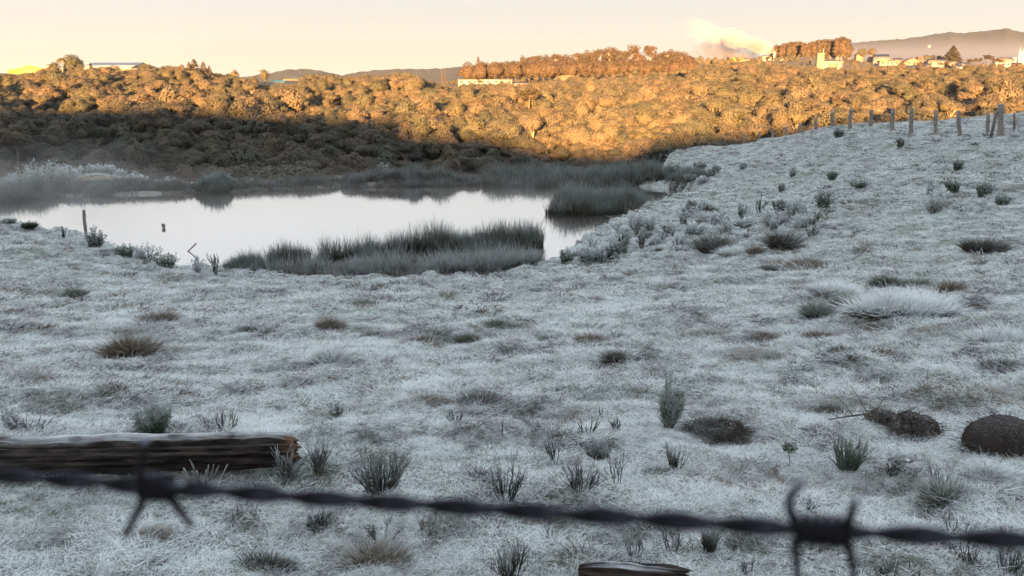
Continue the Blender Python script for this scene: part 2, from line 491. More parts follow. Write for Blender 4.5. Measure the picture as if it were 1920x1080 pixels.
def ground_raw(X, Y):
    z = tps(X, Y)
    sd = pond_sd(X, Y)
    # hummocks of grazed turf: wide along the slope, fading with distance
    near = np.clip((Y + 3) / 6, 0, 1) * np.clip((118 - Y) / 10, 0, 1)
    hum = 0.075 * vnoise(X * 1.1, Y * 1.7, 1) + 0.05 * vnoise(X * 2.6, Y * 3.3, 2) + 0.02 * vnoise(X * 6, Y * 7, 3)
    hum = hum + 0.10 * vnoise(X * 0.35, Y * 0.6, 4) + 0.17 * np.clip(vnoise(X * 1.5, Y * 1.9, 8) - 0.05, 0, 1) ** 1.3 + 0.10 * np.clip(vnoise(X * 3.1, Y * 3.9, 12) - 0.1, 0, 1)
    far_amp = np.clip(Y / 22, 0.75, 1.5)
    wx = X + 1.2 * vnoise(X * 0.25, Y * 0.25, 9)
    terr = 0.10 * np.maximum(vnoise(wx * 0.45, Y * 0.9 + 0.25 * X, 5), -0.2) * np.clip((Y - 12) / 10, 0, 1)
    near = near * np.where((Y > 48) & (X / (Y + 1) < 0.11), 0.12, 1.0)
    z = z + near * (hum * far_amp + terr)
    z = z + np.clip((Y - 110) / 30, 0, 1) * (1.2 * vnoise(X * 0.05, Y * 0.05, 6) + 0.6 * vnoise(X * 0.13, Y * 0.13, 7))
    w_in = np.clip(-sd / 1.5, 0, 1)
    z = np.where(sd < 0, np.minimum(z, WATER_Z - 0.05 - 0.5 * w_in), z)
    rim = WATER_Z + 0.03 + 0.10 * np.clip(sd, 0, 2.5)
    z = np.where((sd >= 0) & (sd < 2.5), np.maximum(z, rim), z)
    return z

b_near = np.arange(math.log(5.0), math.log(140), 0.0062)
b_far = np.arange(math.log(140), math.log(9000), 0.025)
bb = np.concatenate([b_near, b_far])
aa = np.arange(-0.95, 0.9501, 0.0062)
GA, GB = np.meshgrid(aa, bb)
GY = np.exp(GB) - Y0; GX = GA * (GY + Y0)
GZ = ground_raw(GX, GY)
def ground(X, Y):
    """bilinear lookup"""
    X = np.asarray(X, float); Y = np.asarray(Y, float)
    a, b = warp(X, Y)
    i = np.clip(np.searchsorted(bb, b) - 1, 0, len(bb) - 2)
    fi = np.clip((b - bb[i]) / (bb[i + 1] - bb[i]), 0, 1)
    ja = (a - aa[0]) / (aa[1] - aa[0])
    j = np.clip(ja.astype(int), 0, len(aa) - 2); fj = np.clip(ja - j, 0, 1)
    return (GZ[i, j] * (1-fi) * (1-fj) + GZ[i+1, j] * fi * (1-fj) + GZ[i, j+1] * (1-fi) * fj + GZ[i+1, j+1] * fi * fj)
def gz(x, y): return float(ground(np.array([x]), np.array([y]))[0])

def wooded(X, Y):
    """1 where the wood stands"""
    a = X / np.maximum(Y, 1)
    edge = np.interp(a, [-2, 0.06, 0.14, 0.2, 0.6, 2], [84, 84, 100, 112, 122, 126])
    return Y > edge

YS = np.exp(np.linspace(math.log(3.0), math.log(1500), 2600))
def hit(px, py, lift=0.0):
    r = ray(px, py)
    p = r[None] * (YS / r[1])[:, None]
    h = ground(p[:, 0], YS)
    if lift: h = h + lift * wooded(p[:, 0], YS)
    k = np.nonzero(p[:, 2] < h)[0]
    if len(k) == 0: return p[-1]
    i = k[0]
    q = p[i].copy(); q[2] = h[i]
    return q

g = G()
nb, na = GX.shape
idx = np.arange(nb * na).reshape(nb, na)
quads = np.stack([idx[:-1, :-1], idx[:-1, 1:], idx[1:, 1:], idx[1:, :-1]], -1).reshape(-1, 4)
mask = np.where(wooded(GX, GY), 0.0, 1.0)
bank_ = (GY > 50) & (GX / (GY + 1) < 0.11) & (GY < 90)
mask = np.where(bank_ & (mask > 0) & (GY < 71), np.clip(0.15 + 0.5 * vnoise(GX * 0.35, GY * 0.9, 15), 0.03, 0.6), mask)
g.add(np.stack([GX, GY, GZ], -1).reshape(-1, 3), quads, mask.ravel())
tag(link("ground", g.mesh("ground", M['turf'], True)), kind="structure", label="frost-whitened pasture sloping down to the pond and on to the wooded hill")

# pond surface
g = G()
x0, x1 = POND[:, 0].min() - 12, POND[:, 0].max() + 3
y0, y1 = POND[:, 1].min() - 2, POND[:, 1].max() + 2
g.add([(x0, y0, WATER_Z), (x1, y0, WATER_Z), (x1, y1, WATER_Z), (x0, y1, WATER_Z)], [(0, 1, 2, 3)])
tag(link("water", g.mesh("water", M['water'])), kind="structure", label="still pale pond water reflecting the sky")

# ------------------------------------------------------------------ the ridge behind the viewer that keeps the sun off the field
LD = np.array(LDIR)
hx = LD[:2] / np.linalg.norm(LD[:2])           # horizontal travel direction of the light
ux = np.array([hx[1], -hx[0]])                 # lateral axis
TAN = math.tan(SUN_EL)
RD = 330.0
prof = []
for px, py in [(-250, 205), (0, 214), (150, 214), (350, 214), (480, 224), (600, 234), (690, 240), (728, 226), (748, 238), (775, 268), (840, 270), (900, 266), (940, 278), (985, 291), (1040, 298), (1110, 303)]:
    q = hit(px, py, 3.3)
    u = q[:2] @ ux; v = q[:2] @ hx
    prof.append((u, q[2] - 0.5 + (v + RD) * TAN))
prof.sort()
pu = [p[0] for p in prof]; ph = [p[1] for p in prof]
# every pasture point must lie below the shadow surface
need = []
for px in range(1150, 2300, 50):
    for Y in (60, 80, 95, 105, 112):
        x = (px - 960) / F * Y
        if wooded(np.array([x]), np.array([Y]))[0]: continue
        q = np.array([x, Y, gz(x, Y)])
        need.append((q[:2] @ ux, q[2] + (q[:2] @ hx + RD) * TAN))
need.sort()
top_u = pu[-1]
cur = ph[-1]
for b0 in np.arange(top_u + 6, top_u + 160, 6):
    vals = [hh for (u_, hh) in need if abs(u_ - b0) < 5]
    if vals: cur = max(vals) + 0.25
    else: cur = cur + 0.4
    pu.append(b0); ph.append(cur)
def ridge_h(u):
    return np.interp(u, pu, ph, left=ph[0] + 1, right=ph[-1])
uu = np.arange(-700, 500, 4.0); vv = np.concatenate([np.linspace(-900, -RD - 12, 30), np.linspace(-RD - 10, -RD + 10, 9), np.linspace(-RD + 14, -20, 30)])
UU, VV = np.meshgrid(uu, vv)
crest = ridge_h(UU) + 0.25 * vnoise(UU * 0.2, VV * 0, 21)
fall = np.where(VV > -RD, np.clip((VV + 20) / (-RD + 20), 0, 1), np.clip(1 - ( -RD - VV) / 700, 0, 1))
sm = fall * fall * (3 - 2 * fall)
HZ = (crest + 2.5) * np.where(VV > -RD, sm, 0.3 + 0.7 * sm) - 2.5
g = G()
ww, hh2 = UU.shape[1], UU.shape[0]
idx = np.arange(ww * hh2).reshape(hh2, ww)
g.add(np.stack([UU * ux[0] + VV * hx[0], UU * ux[1] + VV * hx[1], HZ], -1).reshape(-1, 3),
      np.stack([idx[:-1, :-1], idx[:-1, 1:], idx[1:, 1:], idx[1:, :-1]], -1).reshape(-1, 4))
M['far_hill'] = plain("far_hill_woodland", (0.04, 0.046, 0.042), 0.95, 0.35, 0.03)
tag(link("hill", g.mesh("hill", M['far_hill'], True)), kind="structure", label="hill behind the viewer that the low sun rises over")

# ------------------------------------------------------------------ distant hills
def far_hill(pts, Y, depth, name, label, mat):
    xs = np.arange(pts[0][0], pts[-1][0] + 1, 2.0)
    py = np.interp(xs, [p[0] for p in pts], [p[1] for p in pts])
    fine = 0.9 * vnoise(xs * 0.11, xs * 0, 31) + 0.7 * vnoise(xs * 0.37, xs * 0, 32)
    rows = np.linspace(0, 1, 26)
    V = np.zeros((len(rows), len(xs), 3))
    for k, s in enumerate(rows):
        yy = Y - depth * (1 - s)
        for i, x in enumerate(xs):
            top = P(x, py[i] + fine[i] * s ** 12, Y)
            V[k, i] = (top[0] * yy / Y * 1.0, yy, -140 + (top[2] + 140) * (s ** 0.8))
    V[..., 2] += (1 - np.abs(rows - 0.5)[:, None] * 2) * 14 * vnoise(V[..., 0] * 0.006, V[..., 1] * 0.006, 33) + 4 * vnoise(V[..., 0] * 0.03, V[..., 1] * 0.03, 34) * (rows < 0.97)[:, None]
    back = V[-1].copy(); back[:, 1] += depth * 0.6; back[:, 2] = -140
    V = np.concatenate([V, back[None]])
    m_, n_ = V.shape[:2]
    idx = np.arange(m_ * n_).reshape(m_, n_)
    g = G(); g.add(V.reshape(-1, 3), np.stack([idx[:-1, :-1], idx[:-1, 1:], idx[1:, 1:], idx[1:, :-1]], -1).reshape(-1, 4))
    tag(link(name, g.mesh(name, mat, True)), kind="structure", label=label)
far_hill([(1480, 92), (1560, 84), (1600, 80), (1640, 77), (1700, 72), (1740, 66), (1780, 60), (1810, 62), (1850, 58), (1887, 53), (1915, 60), (1960, 64), (2100, 66), (2300, 80)], 3000, 1300, "far_hill", "long hazy wooded hill rising beyond the town on the right", M['far_hill'])
far_hill([(-300, 150), (100, 152), (440, 146), (500, 138), (540, 131), (580, 129), (605, 133), (640, 142), (700, 150)], 2800, 900, "far_hill", "low hazy blue hill with a mast on its top", M['far_hill'])
far_hill([(620, 146), (660, 137), (700, 132), (760, 129), (800, 130), (860, 126), (900, 124), (1000, 122), (1200, 118), (1400, 110), (1480, 95), (1560, 92)], 3000, 900, "far_hill", "pale hazy hill left of the gum trees", M['far_hill'])

# ------------------------------------------------------------------ trees
def lobes(r, n, rx, rz, zc, low=-0.35):
    out = []
    for i in range(n):
        z = r.uniform(low, 1.0); th = r.uniform(0, 2 * math.pi); q = math.sqrt(max(0, 1 - z * z))
        k = r.uniform(0.5, 0.84)
        out.append((q * math.cos(th) * rx * k, q * math.sin(th) * rx * k, zc + z * rz * k))
    return np.array(out)

def crown_round(seed, rx=2.6, rz=2.5, zc=3.4, nl=26, per=120, leaf=0.135, lr=(0.75, 1.3)):
    r = np.random.default_rng(seed); g = G()
    L = lobes(r, nl, rx, rz, zc)
    for c in L:
        rad = r.uniform(*lr) * min(rx, rz) / 2.55
        m = per
        d = unit(r.normal(size=(m, 3))); d[:, 2] = np.where(d[:, 2] < -0.3, -d[:, 2], d[:, 2])
        p = c + d * rad * r.uniform(0.8, 1.08, size=(m, 1)) * np.array([1, 1, 0.85])
        whole = unit((p - np.array([0, 0, zc - 0.8])) / np.array([rx, rx, rz]))
        nn = unit(0.5 * d + 0.95 * whole + 0.4 * r.normal(size=(m, 3)))
        cards(g, p, nn, r.uniform(0.7, 1.3, m) * leaf * rad / 0.9, r, frost=np.full(m, r.uniform(0.2, 0.8)) + r.uniform(-0.15, 0.15, m))
    # inner leaves that close the crown
    m = per * 5
    d = unit(r.normal(size=(m, 3)))
    p = np.array([0, 0, zc]) + d * np.array([rx, rx, rz]) * 0.62
    cards(g, p, unit(d + 0.4 * r.normal(size=(m, 3))), leaf * 1.9, r, frost=np.full(m, 0.3))
    return g

def trunk(seed, h=2.8, r0=0.16, limbs=4, top=3.6, lean=0.1):
    r = np.random.default_rng(seed); g = G()
    s = np.linspace(0, 1, 5)
    ax = r.uniform(-lean, lean, 2)
    pts = np.c_[ax[0] * s * h, ax[1] * s * h, -0.4 + s * (h + 0.4)]
    tube(g, pts, np.linspace(r0, r0 * 0.6, 5), 6)
    for i in range(limbs):
        th = r.uniform(0, 6.28); ln = r.uniform(0.5, 0.9) * (top - h * 0.7) + 0.6
        b = pts[3] * r.uniform(0.8, 1.15)
        e = b + np.array([math.cos(th) * ln * 0.55, math.sin(th) * ln * 0.55, ln * 0.8])
        tube(g, [b, (b + e) / 2 + r.normal(size=3) * 0.08, e], [r0 * 0.45, r0 * 0.3, r0 * 0.12], 5, cap=False)
    return g

def crown_gum(seed, h=16.0):
    """tall open gum tree: separate clumps high on bare limbs"""
    r = np.random.default_rng(seed); g = G(); t = G()
    s = np.linspace(0, 1, 7)
    pts = np.c_[0.6 * np.sin(s * 3 + seed) , 0.5 * np.sin(s * 2.3 + 2 * seed), -1 + s * (h * 0.92 + 1)]
    tube(t, pts, np.linspace(0.30, 0.06, 7), 6)
    for i in range(34):
        z = h * (r.uniform(0.12, 1.0) if i % 3 else r.uniform(0.6, 1.0)); k = int(min(5, max(1, z / h * 6)))
        th = r.uniform(0, 6.28); ln = (1.3 + 2.2 * (1 - abs(z / h - 0.62))) * r.uniform(0.5, 1.0)
        b = pts[k]; e = np.array([b[0] + math.cos(th) * ln, b[1] + math.sin(th) * ln, z])
        tube(t, [b, e], [0.09, 0.03], 4, cap=False)
        rad = r.uniform(1.0, 1.9)
        m = 90
        d = unit(r.normal(size=(m, 3)))
        p = e + d * rad * r.uniform(0.5, 1.05, size=(m, 1)) * np.array([1, 1, 1.15])
        cards(g, p, unit(d + 0.6 * r.normal(size=(m, 3))), r.uniform(0.2, 0.36, m), r, frost=np.full(m, r.uniform(0.1, 0.8)))
    return t, g

def crown_cone(seed, h=11.0, w=2.2, tiers=14, per=60, leaf=0.34, base=0.12):
    r = np.random.default_rng(seed); g = G(); t = G()
    tube(t, [(0, 0, -0.8), (0, 0, h * 0.5), (0, 0, h * 0.97)], [0.22, 0.14, 0.03], 6)
    for i in range(tiers):
        s = i / (tiers - 1); z = h * (base + (1 - base) * s); rad = w * (1 - s) ** 0.8 * r.uniform(0.8, 1.15) + 0.18
        m = max(12, int(per * (1 - 0.7 * s)))
        th = r.uniform(0, 6.28, m); q = rad * np.sqrt(r.uniform(0.25, 1.0, m))
        p = np.c_[q * np.cos(th), q * np.sin(th), z - 0.25 * q + r.normal(size=m) * 0.25]
        nn = unit(np.c_[np.cos(th), np.sin(th), np.full(m, 0.7)] + 0.5 * r.normal(size=(m, 3)))
        cards(g, p, nn, r.uniform(0.7, 1.3, m) * leaf, r, frost=r.uniform(0.2, 0.8, m))
    return t, g

def crown_palm(seed, h=7.0):
    r = np.random.default_rng(seed); g = G(); t = G()
    tube(t, [(0, 0, -0.8), (0.1, 0, h * 0.5), (0.05, 0, h)], [0.22, 0.17, 0.15], 7)
    for i in range(26):
        th = r.uniform(0, 6.28); el = r.uniform(-0.3, 1.3); ln = r.uniform(2.0, 2.8)
        s = np.linspace(0, 1, 9)
        d = np.array([math.cos(th) * math.cos(el), math.sin(th) * math.cos(el), math.sin(el)])
        pts = np.array([0.05, 0, h]) + d * (s * ln)[:, None] + np.array([0, 0, -1]) * (s ** 2 * ln * 0.75)[:, None]
        tube(g, pts, np.linspace(0.03, 0.008, 9), 3, f=0.4, cap=False)
        sd = np.array([-math.sin(th), math.cos(th), 0])
        b = np.repeat(pts[1:], 4, 0)
        sg = np.tile([1, -1, 1, -1], len(pts) - 1)[:, None]
        dd = unit(sd * sg + d * 0.4 + np.array([0, 0, -0.55]) + 0.15 * r.normal(size=(len(b), 3)))
        blades(g, b + r.normal(size=b.shape) * 0.05, dd, 0.65, 0.11, 0.25, 2, r, 0.3, 0.7)
    return t, g

def crown_umbrella(seed, h=9.0):
    """araucaria: bare pole and a flat candelabra of up-curved boughs"""
    r = np.random.default_rng(seed); g = G(); t = G()
    tube(t, [(0, 0, -0.8), (0, 0, h * 0.5), (0, 0, h * 0.95)], [0.26, 0.2, 0.1], 7)
    for i in range(30):
        z = h * r.uniform(0.72, 0.97); th = r.uniform(0, 6.28); ln = r.uniform(1.6, 3.0) * (1.25 - 0.4 * (z / h))
        s = np.linspace(0, 1, 5)
        pts = np.c_[np.cos(th) * ln * s, np.sin(th) * ln * s, z + (s ** 2 - 0.4 * s) * 1.0]
        tube(t, pts, np.linspace(0.07, 0.03, 5), 4, cap=False)
        m = 46
        e = pts[-1]
        d = unit(r.normal(size=(m, 3)))
        p = e + d * np.array([0.75, 0.75, 0.42]) * r.uniform(0.3, 1, size=(m, 1))
        cards(g, p, unit(d + 0.4 * r.normal(size=(m, 3))), r.uniform(0.14, 0.3, m), r, frost=r.uniform(0.2, 0.8, m))
    return t, g

def proto(name, t, g, leaf='leaf', bark='bark'):
    return (t.mesh(name + "_trunk", M[bark]), g.mesh(name + "_crown", M[leaf]))
PR = {}
for i in range(5):
    PR['round%d' % i] = proto("broadleaf", trunk(40 + i), crown_round(50 + i, rx=2.5 + 0.25 * (i % 3), rz=2.2 + 0.3 * ((i * 2) % 3), zc=3.3))
for i in range(2):
    PR['tall%d' % i] = proto("upright_broadleaf", trunk(60 + i, 3.5, 0.18, 5, 5), crown_round(70 + i, rx=2.0, rz=3.3, zc=4.4, nl=20))
for i in range(2):
    PR['open%d' % i] = proto("spreading_broadleaf", trunk(80 + i, 3.6, 0.2, 6, 5.6, 0.2), crown_round(90 + i, rx=3.2, rz=1.6, zc=5.0, nl=16, lr=(0.8, 1.5)), 'leaf', 'bark_pale')
for i in range(3):
    PR['gum%d' % i] = proto("gum", *crown_gum(100 + i), 'leaf_euc', 'bark_pale')
for i in range(2):
    PR['cone%d' % i] = proto("conifer", *crown_cone(110 + i), 'leaf_euc', 'bark')
PR['cone2'] = proto("dark_conifer", *crown_cone(113, 9, 2.6, 16, 90, 0.36, 0.05), 'leaf_dark', 'bark')
for i in range(3):
    PR['grove%d' % i] = proto("grove_tree", trunk(140 + i, 5.0, 0.2, 4, 8), crown_round(115 + i, rx=2.0, rz=5.6 + 0.4 * i, zc=8.0, nl=30, per=60, leaf=0.26), 'leaf_euc', 'bark_pale')
for i in range(3):
    PR['brown%d' % i] = proto("broadleaf", trunk(150 + i, 3.0), crown_round(155 + i, rx=2.6, rz=3.2, zc=4.0, nl=26), 'leaf_euc', 'bark')
PR['palm'] = proto("palm", *crown_palm(120), 'leaf_palm', 'bark_pale')
PR['umb'] = proto("umbrella_pine", *crown_umbrella(121), 'leaf_dark', 'bark')
PR['dome'] = proto("domed_tree", trunk(130), crown_round(131, rx=4.2, rz=2.6, zc=2.6, nl=30, per=80), 'leaf', 'bark')

def tree(kind, x, y, s, label, name="tree", cat="tree", group=None, z=None, sz=None, rz=None):
    t = empty(name, (x, y, gz(x, y) if z is None else z), random.uniform(0, 6.28) if rz is None else rz)
    t.scale = (s, s, sz if sz else s)
    tag(t, label, cat, group)
    link("trunk", PR[kind][0], t); link("crown", PR[kind][1], t)
    return t

# --- clearings so that the buildings and single skyline trees show (px0, px1, Y0, Y1)
CLEAR = [(8, 95, 385, 450), (150, 250, 400, 460), (505, 560, 308, 345), (855, 995, 340, 375), (1036, 1090, 390, 415), (1368, 1490, 545, 620), (1528, 1588, 455, 490), (1605, 1920, 530, 670)]
def cleared(px, Y):
    return any(a < px < b and c < Y < d for a, b, c, d in CLEAR)

forest = []
def scatter(Ya, Yb, sp):
    y = Ya
    while y < Yb:
        w = 0.66 * y + 12
        x = -w
        while x < w:
            xx = x + random.uniform(-.42, .42) * sp; yy = y + random.uniform(-.42, .42) * sp
            px = 960 + xx / yy * F
            if wooded(np.array([xx]), np.array([yy]))[0] and not cleared(px, yy):
                forest.append((xx, yy, px))
            x += sp
        y += sp * 0.92
scatter(84, 175, 2.3); scatter(175, 262, 2.25); scatter(262, 345, 2.7); scatter(345, 640, 6.5)
fx = np.array([f[0] for f in forest]); fy = np.array([f[1] for f in forest]); fz = ground(fx, fy)
kinds = ['round0', 'round1', 'round2', 'round3', 'round4', 'tall0', 'tall1', 'open0', 'open1']
tops = {k: max(v.co.z for v in PR[k][1].vertices) for k in kinds}
fk = rng.choice(len(kinds), len(fx), p=[.13, .13, .13, .12, .12, .11, .10, .08, .08])
patch = vnoise(fx * 0.03, fy * 0.03, 41)
fs = rng.choice([0.42, 0.6, 0.85], len(fx), p=[0.55, 0.33, 0.12]) * rng.uniform(0.8, 1.22, len(fx)) + 0.14 * patch + 0.08 * vnoise(fx * 0.11, fy * 0.11, 43)
fs = np.clip(fs, 0.28, 1.15)
fs = np.where(rng.uniform(size=len(fx)) < 0.05, fs * 1.4, fs)
fs = np.where(fy > 345, fs * 1.1, fs)
ftop = fz + fs * np.array([tops[kinds[k]] for k in fk])
# the crest of the wood: taller growth stays below the line of the ridge so that roofs and single trees stand clear
c_, s_ = math.cos(PITCH), math.sin(PITCH)
def py_of(y, z):
    d = y * c_ - z * s_
    return 540 - F * (z * c_ + y * s_) / d
CREST = [(-400, 140), (0, 140), (60, 143), (85, 137), (100, 133), (150, 133), (180, 131), (205, 127), (235, 128), (250, 134), (300, 130), (330, 127), (400, 128), (415, 137), (430, 141), (455, 141), (475, 148), (490, 142), (505, 159), (560, 159), (575, 144), (620, 142), (640, 147), (700, 143), (740, 139), (765, 137), (800, 149), (850, 164), (890, 159), (1000, 159), (1040, 152), (1110, 146), (1300, 131), (1365, 128), (1400, 129), (1460, 128), (1530, 139), (1600, 138), (1650, 129), (1720, 137), (1760, 141), (1790, 130), (1850, 132), (1900, 137), (1920, 136), (2300, 130)]
fpx = 960 + fx / fy * F
cpx_, cpy_ = [c[0] for c in CREST], [c[1] for c in CREST]
wpx = 2.5 * fs / fy * F
cl = np.max([np.interp(fpx + o_ * wpx, cpx_, cpy_) for o_ in (-1, -0.5, 0, 0.5, 1)], 0) + rng.uniform(-3, 5, len(fx)) - np.where(fy > 345, np.interp(fpx, [1200, 1300], [0, 9]), 0)
v_ = (540 - cl) / F
lim_z = fy * (c_ * v_ - s_) / (c_ + s_ * v_)
room = (lim_z - fz) / np.maximum(ftop - fz, 0.1)
fs = np.where(room < 1, fs * np.clip(room, 0.0, 1), fs)
good = (room > np.where(fy > 345, 0.22, 0.4)) | (fy < 170)
fx, fy, fz, fk, fs, fpx = fx[good], fy[good], fz[good], fk[good], fs[good], fpx[good]
ftop = fz + fs * np.array([tops[kinds[k]] for k in fk])
# keep the falling ground just behind the bank low, as in the photograph
lim = -0.1015 * fy
keep = (fy > 135) | (ftop < lim + 0.4)
shrink = (~keep) & (fz + 2.2 < lim)
fs = np.where(shrink, fs * np.clip((lim - fz) / np.maximum(ftop - fz, 0.1), 0.35, 1), fs)
ok = keep | shrink
fx, fy, fz, fk, fs = fx[ok], fy[ok], fz[ok], fk[ok], fs[ok]
ftop = fz + fs * np.array([tops[kinds[k]] for k in fk])
fp = 960 + fx / fy * F
c_, s_ = math.cos(PITCH), math.sin(PITCH)
def py_of(y, z):
    d = y * c_ - z * s_
    return 540 - F * (z * c_ + y * s_) / d
ftp = py_of(fy, ftop); fbp = py_of(fy, fz)
# pasture and bank hide the lower wood: walk outward keeping the highest line so far per column
hor = np.full(240, 1080.0)
def colof(p): return int(min(239, max(0, p / 8.0)))
colY = np.linspace(3, 118, 300)
for c in range(240):
    X = (c * 8 + 4 - 960) / F * colY
    hor[c] = py_of(colY, ground(X, colY)).min()
order = np.argsort(fy); vis = np.zeros(len(fx))
for i in order:
    if not (-40 < fp[i] < 1960): continue
    w = 2.4 * fs[i] * F / fy[i]
    c0, c1 = colof(fp[i] - w * .7), colof(fp[i] + w * .7)
    h0 = hor[c0:c1 + 1]
    v = np.clip(np.minimum(h0, fbp[i]) - ftp[i] , 0, None).mean()
    vis[i] = v * 2 * w * (1.0 if 0 <= fp[i] <= 1920 else 0.3)
    hor[c0:c1 + 1] = np.minimum(h0, ftp[i] + 4)
big = set(np.argsort(-vis)[:285].tolist())
sh_px = [-400, 0, 350, 480, 600, 690, 775, 900, 985, 1110, 1200, 3000]
sh_py = [205, 214, 214, 224, 234, 240, 268, 266, 291, 303, 330, 330]
for i in sorted(big):
    p, t = fp[i], ftp[i]
    line = np.interp(p, sh_px, sh_py)
    kd = kinds[fk[i]]
    shape = "round-crowned" if kd.startswith('round') else ("narrow upright" if kd.startswith('tall') else "flat-topped spreading")
    def where(bins):
        for lim_, txt in bins:
            if p < lim_: return txt
        return bins[-1][1]
    if t > line:
        w_ = where([(250, "above the misty left end of the pond"), (480, "above the biggest rush clump of the far shore"), (800, "above the middle of the far shore"), (9999, "close behind the long far rush bed")])
        lab = "%s dark tree in the shade %s" % (shape, w_)
    else:
        w_ = where([(150, "below the yellow warehouse"), (330, "below the second warehouse"), (480, "below the pointed conifers"), (700, "below the turquoise house"), (860, "left of the long white building"), (1040, "below the long white building"),
                    (1240, "below the earth bank"), (1420, "below the yellow building"), (1620, "below the white tower building"), (1800, "below the town"), (9999, "below the umbrella pines")])
        lab = "%s sunlit tree on the slope, %s" % (shape, w_)
    grp = lab.replace(" tree ", " trees ")
    tree(kinds[fk[i]], fx[i], fy[i], fs[i], lab, "broadleaf_tree", "tree", grp, sz=fs[i] * random.uniform(0.8, 1.2))

def scatter_instances(name, pts, rot, scl, meshes, label, which=None):
    """one counted-by-nobody object: its points carry instances of the given meshes"""
    pc = bpy.data.meshes.new(name)
    pc.vertices.add(len(pts)); pc.vertices.foreach_set("co", np.asarray(pts, np.float32).ravel())
    a = pc.attributes.new("rot", 'FLOAT_VECTOR', 'POINT'); a.data.foreach_set("vector", np.asarray(rot, np.float32).ravel())
    a = pc.attributes.new("scl", 'FLOAT_VECTOR', 'POINT'); a.data.foreach_set("vector", np.asarray(scl, np.float32).ravel())
    which = rng.integers(0, len(meshes), len(pts)) if which is None else which
    a = pc.attributes.new("pick", 'INT', 'POINT'); a.data.foreach_set("value", np.asarray(which, np.int32))
    o = link(name, pc)
    pool = bpy.data.collections.new(name + "_pool")
    for i, me in enumerate(meshes):
        q = bpy.data.objects.new("%s_piece_%03d" % (name, i), me); pool.objects.link(q)
    ng = bpy.data.node_groups.new(name + "_nodes", 'GeometryNodeTree')
    ng.interface.new_socket("Geometry", in_out='INPUT', socket_type='NodeSocketGeometry')
    ng.interface.new_socket("Geometry", in_out='OUTPUT', socket_type='NodeSocketGeometry')
    gi = ng.nodes.new("NodeGroupInput"); go = ng.nodes.new("NodeGroupOutput")
    ci = ng.nodes.new("GeometryNodeCollectionInfo"); ci.inputs["Collection"].default_value = pool
    ci.inputs["Separate Children"].default_value = True; ci.inputs["Reset Children"].default_value = True
    ip = ng.nodes.new("GeometryNodeInstanceOnPoints"); ip.inputs["Pick Instance"].default_value = True
    def attr(nm, ty):
        n = ng.nodes.new("GeometryNodeInputNamedAttribute"); n.data_type = ty; n.inputs["Name"].default_value = nm
        return n.outputs["Attribute"]
    e2r = ng.nodes.new("FunctionNodeEulerToRotation")
    ng.links.new(attr("rot", 'FLOAT_VECTOR'), e2r.inputs[0])
    ng.links.new(gi.outputs[0], ip.inputs["Points"]); ng.links.new(ci.outputs[0], ip.inputs["Instance"])
    ng.links.new(attr("pick", 'INT'), ip.inputs["Instance Index"]); ng.links.new(e2r.outputs[0], ip.inputs["Rotation"])
    ng.links.new(attr("scl", 'FLOAT_VECTOR'), ip.inputs["Scale"]); ng.links.new(ip.outputs[0], go.inputs[0])
    md = o.modifiers.new("scatter", 'NODES'); md.node_group = ng
    tag(o, label, kind="stuff")
    return o
rest = np.array([i for i in range(len(fx)) if i not in big])
# low scrub on the open hillside round the factory and the town
ex = []
while len(ex) < 900:
    Y_ = random.uniform(345, 640); px_ = random.uniform(840, 2000); x_ = (px_ - 960) / F * Y_
    if any(a < px_ < b and c < Y_ < d for a, b, c, d in CLEAR[-1:]) and random.random() < 0.8: continue
    ex.append((x_, Y_, random.uniform(0.22, 0.5), random.randrange(len(kinds))))
ex = np.array(ex)
fx = np.r_[fx, ex[:, 0]]; fy = np.r_[fy, ex[:, 1]]; fz = np.r_[fz, ground(ex[:, 0], ex[:, 1])]; fs = np.r_[fs, ex[:, 2]]; fk = np.r_[fk, ex[:, 3].astype(int)]
rest = np.r_[rest, np.arange(len(fx) - len(ex), len(fx))]
nr = len(rest)
scatter_instances("woodland", np.c_[fx[rest], fy[rest], fz[rest]], np.c_[np.zeros(nr), np.zeros(nr), rng.uniform(0, 6.28, nr)],
                  np.c_[fs[rest] * rng.uniform(0.9, 1.5, nr), fs[rest] * rng.uniform(0.9, 1.5, nr), fs[rest] * rng.uniform(0.75, 1.2, nr)], [PR[k][1] for k in kinds], "dense mixed wood filling the far hillside", fk[rest])

# ------------------------------------------------------------------ single trees along the skyline
def sky_tree(kind, px, top_py, base_py, Y, label, name="tree", group=None, wide=1.0, cat="tree"):
    wide *= {"gum": 1.35, "gro": 1.0}.get(kind[:3], 1.0)
    b = P(px, base_py, Y); tp = P(px, top_py, Y)
    h = tp[2] - b[2]
    own = max(v.co.z for v in PR[kind][1].vertices)
    s = h / own
    return tree(kind, b[0], Y, s * wide, label, name, cat, group, z=b[2], sz=s)
sky_tree('palm', 119, 108, 148, 258, "palm with drooping pale fronds standing before the big domed tree", "palm_tree")
sky_tree('round2', 137, 101, 150, 312, "tall domed tree right behind the palm, highest of the left skyline", "broadleaf_tree", wide=0.85)
sky_tree('tall0', 103, 116, 150, 306, "shorter leafy tree on the left flank of the palm", "broadleaf_tree", wide=1.25)
sky_tree('round4', 86, 127, 152, 304, "low bush-like tree hiding the right corner of the yellow warehouse", "broadleaf_tree")
sky_tree('round1', 152, 120, 152, 309, "low tree between the palm and the second warehouse", "broadleaf_tree")
sky_tree('cone2', 173, 117, 152, 300, "narrow dark conifer before the second warehouse roof", "conifer")
sky_tree('dome', 218, 121, 150, 296, "broad rounded tree covering the second warehouse", "broadleaf_tree", wide=0.75)
sky_tree('round3', 196, 124, 152, 292, "rounded bushy tree between the dark conifer and the broad tree", "broadleaf_tree")
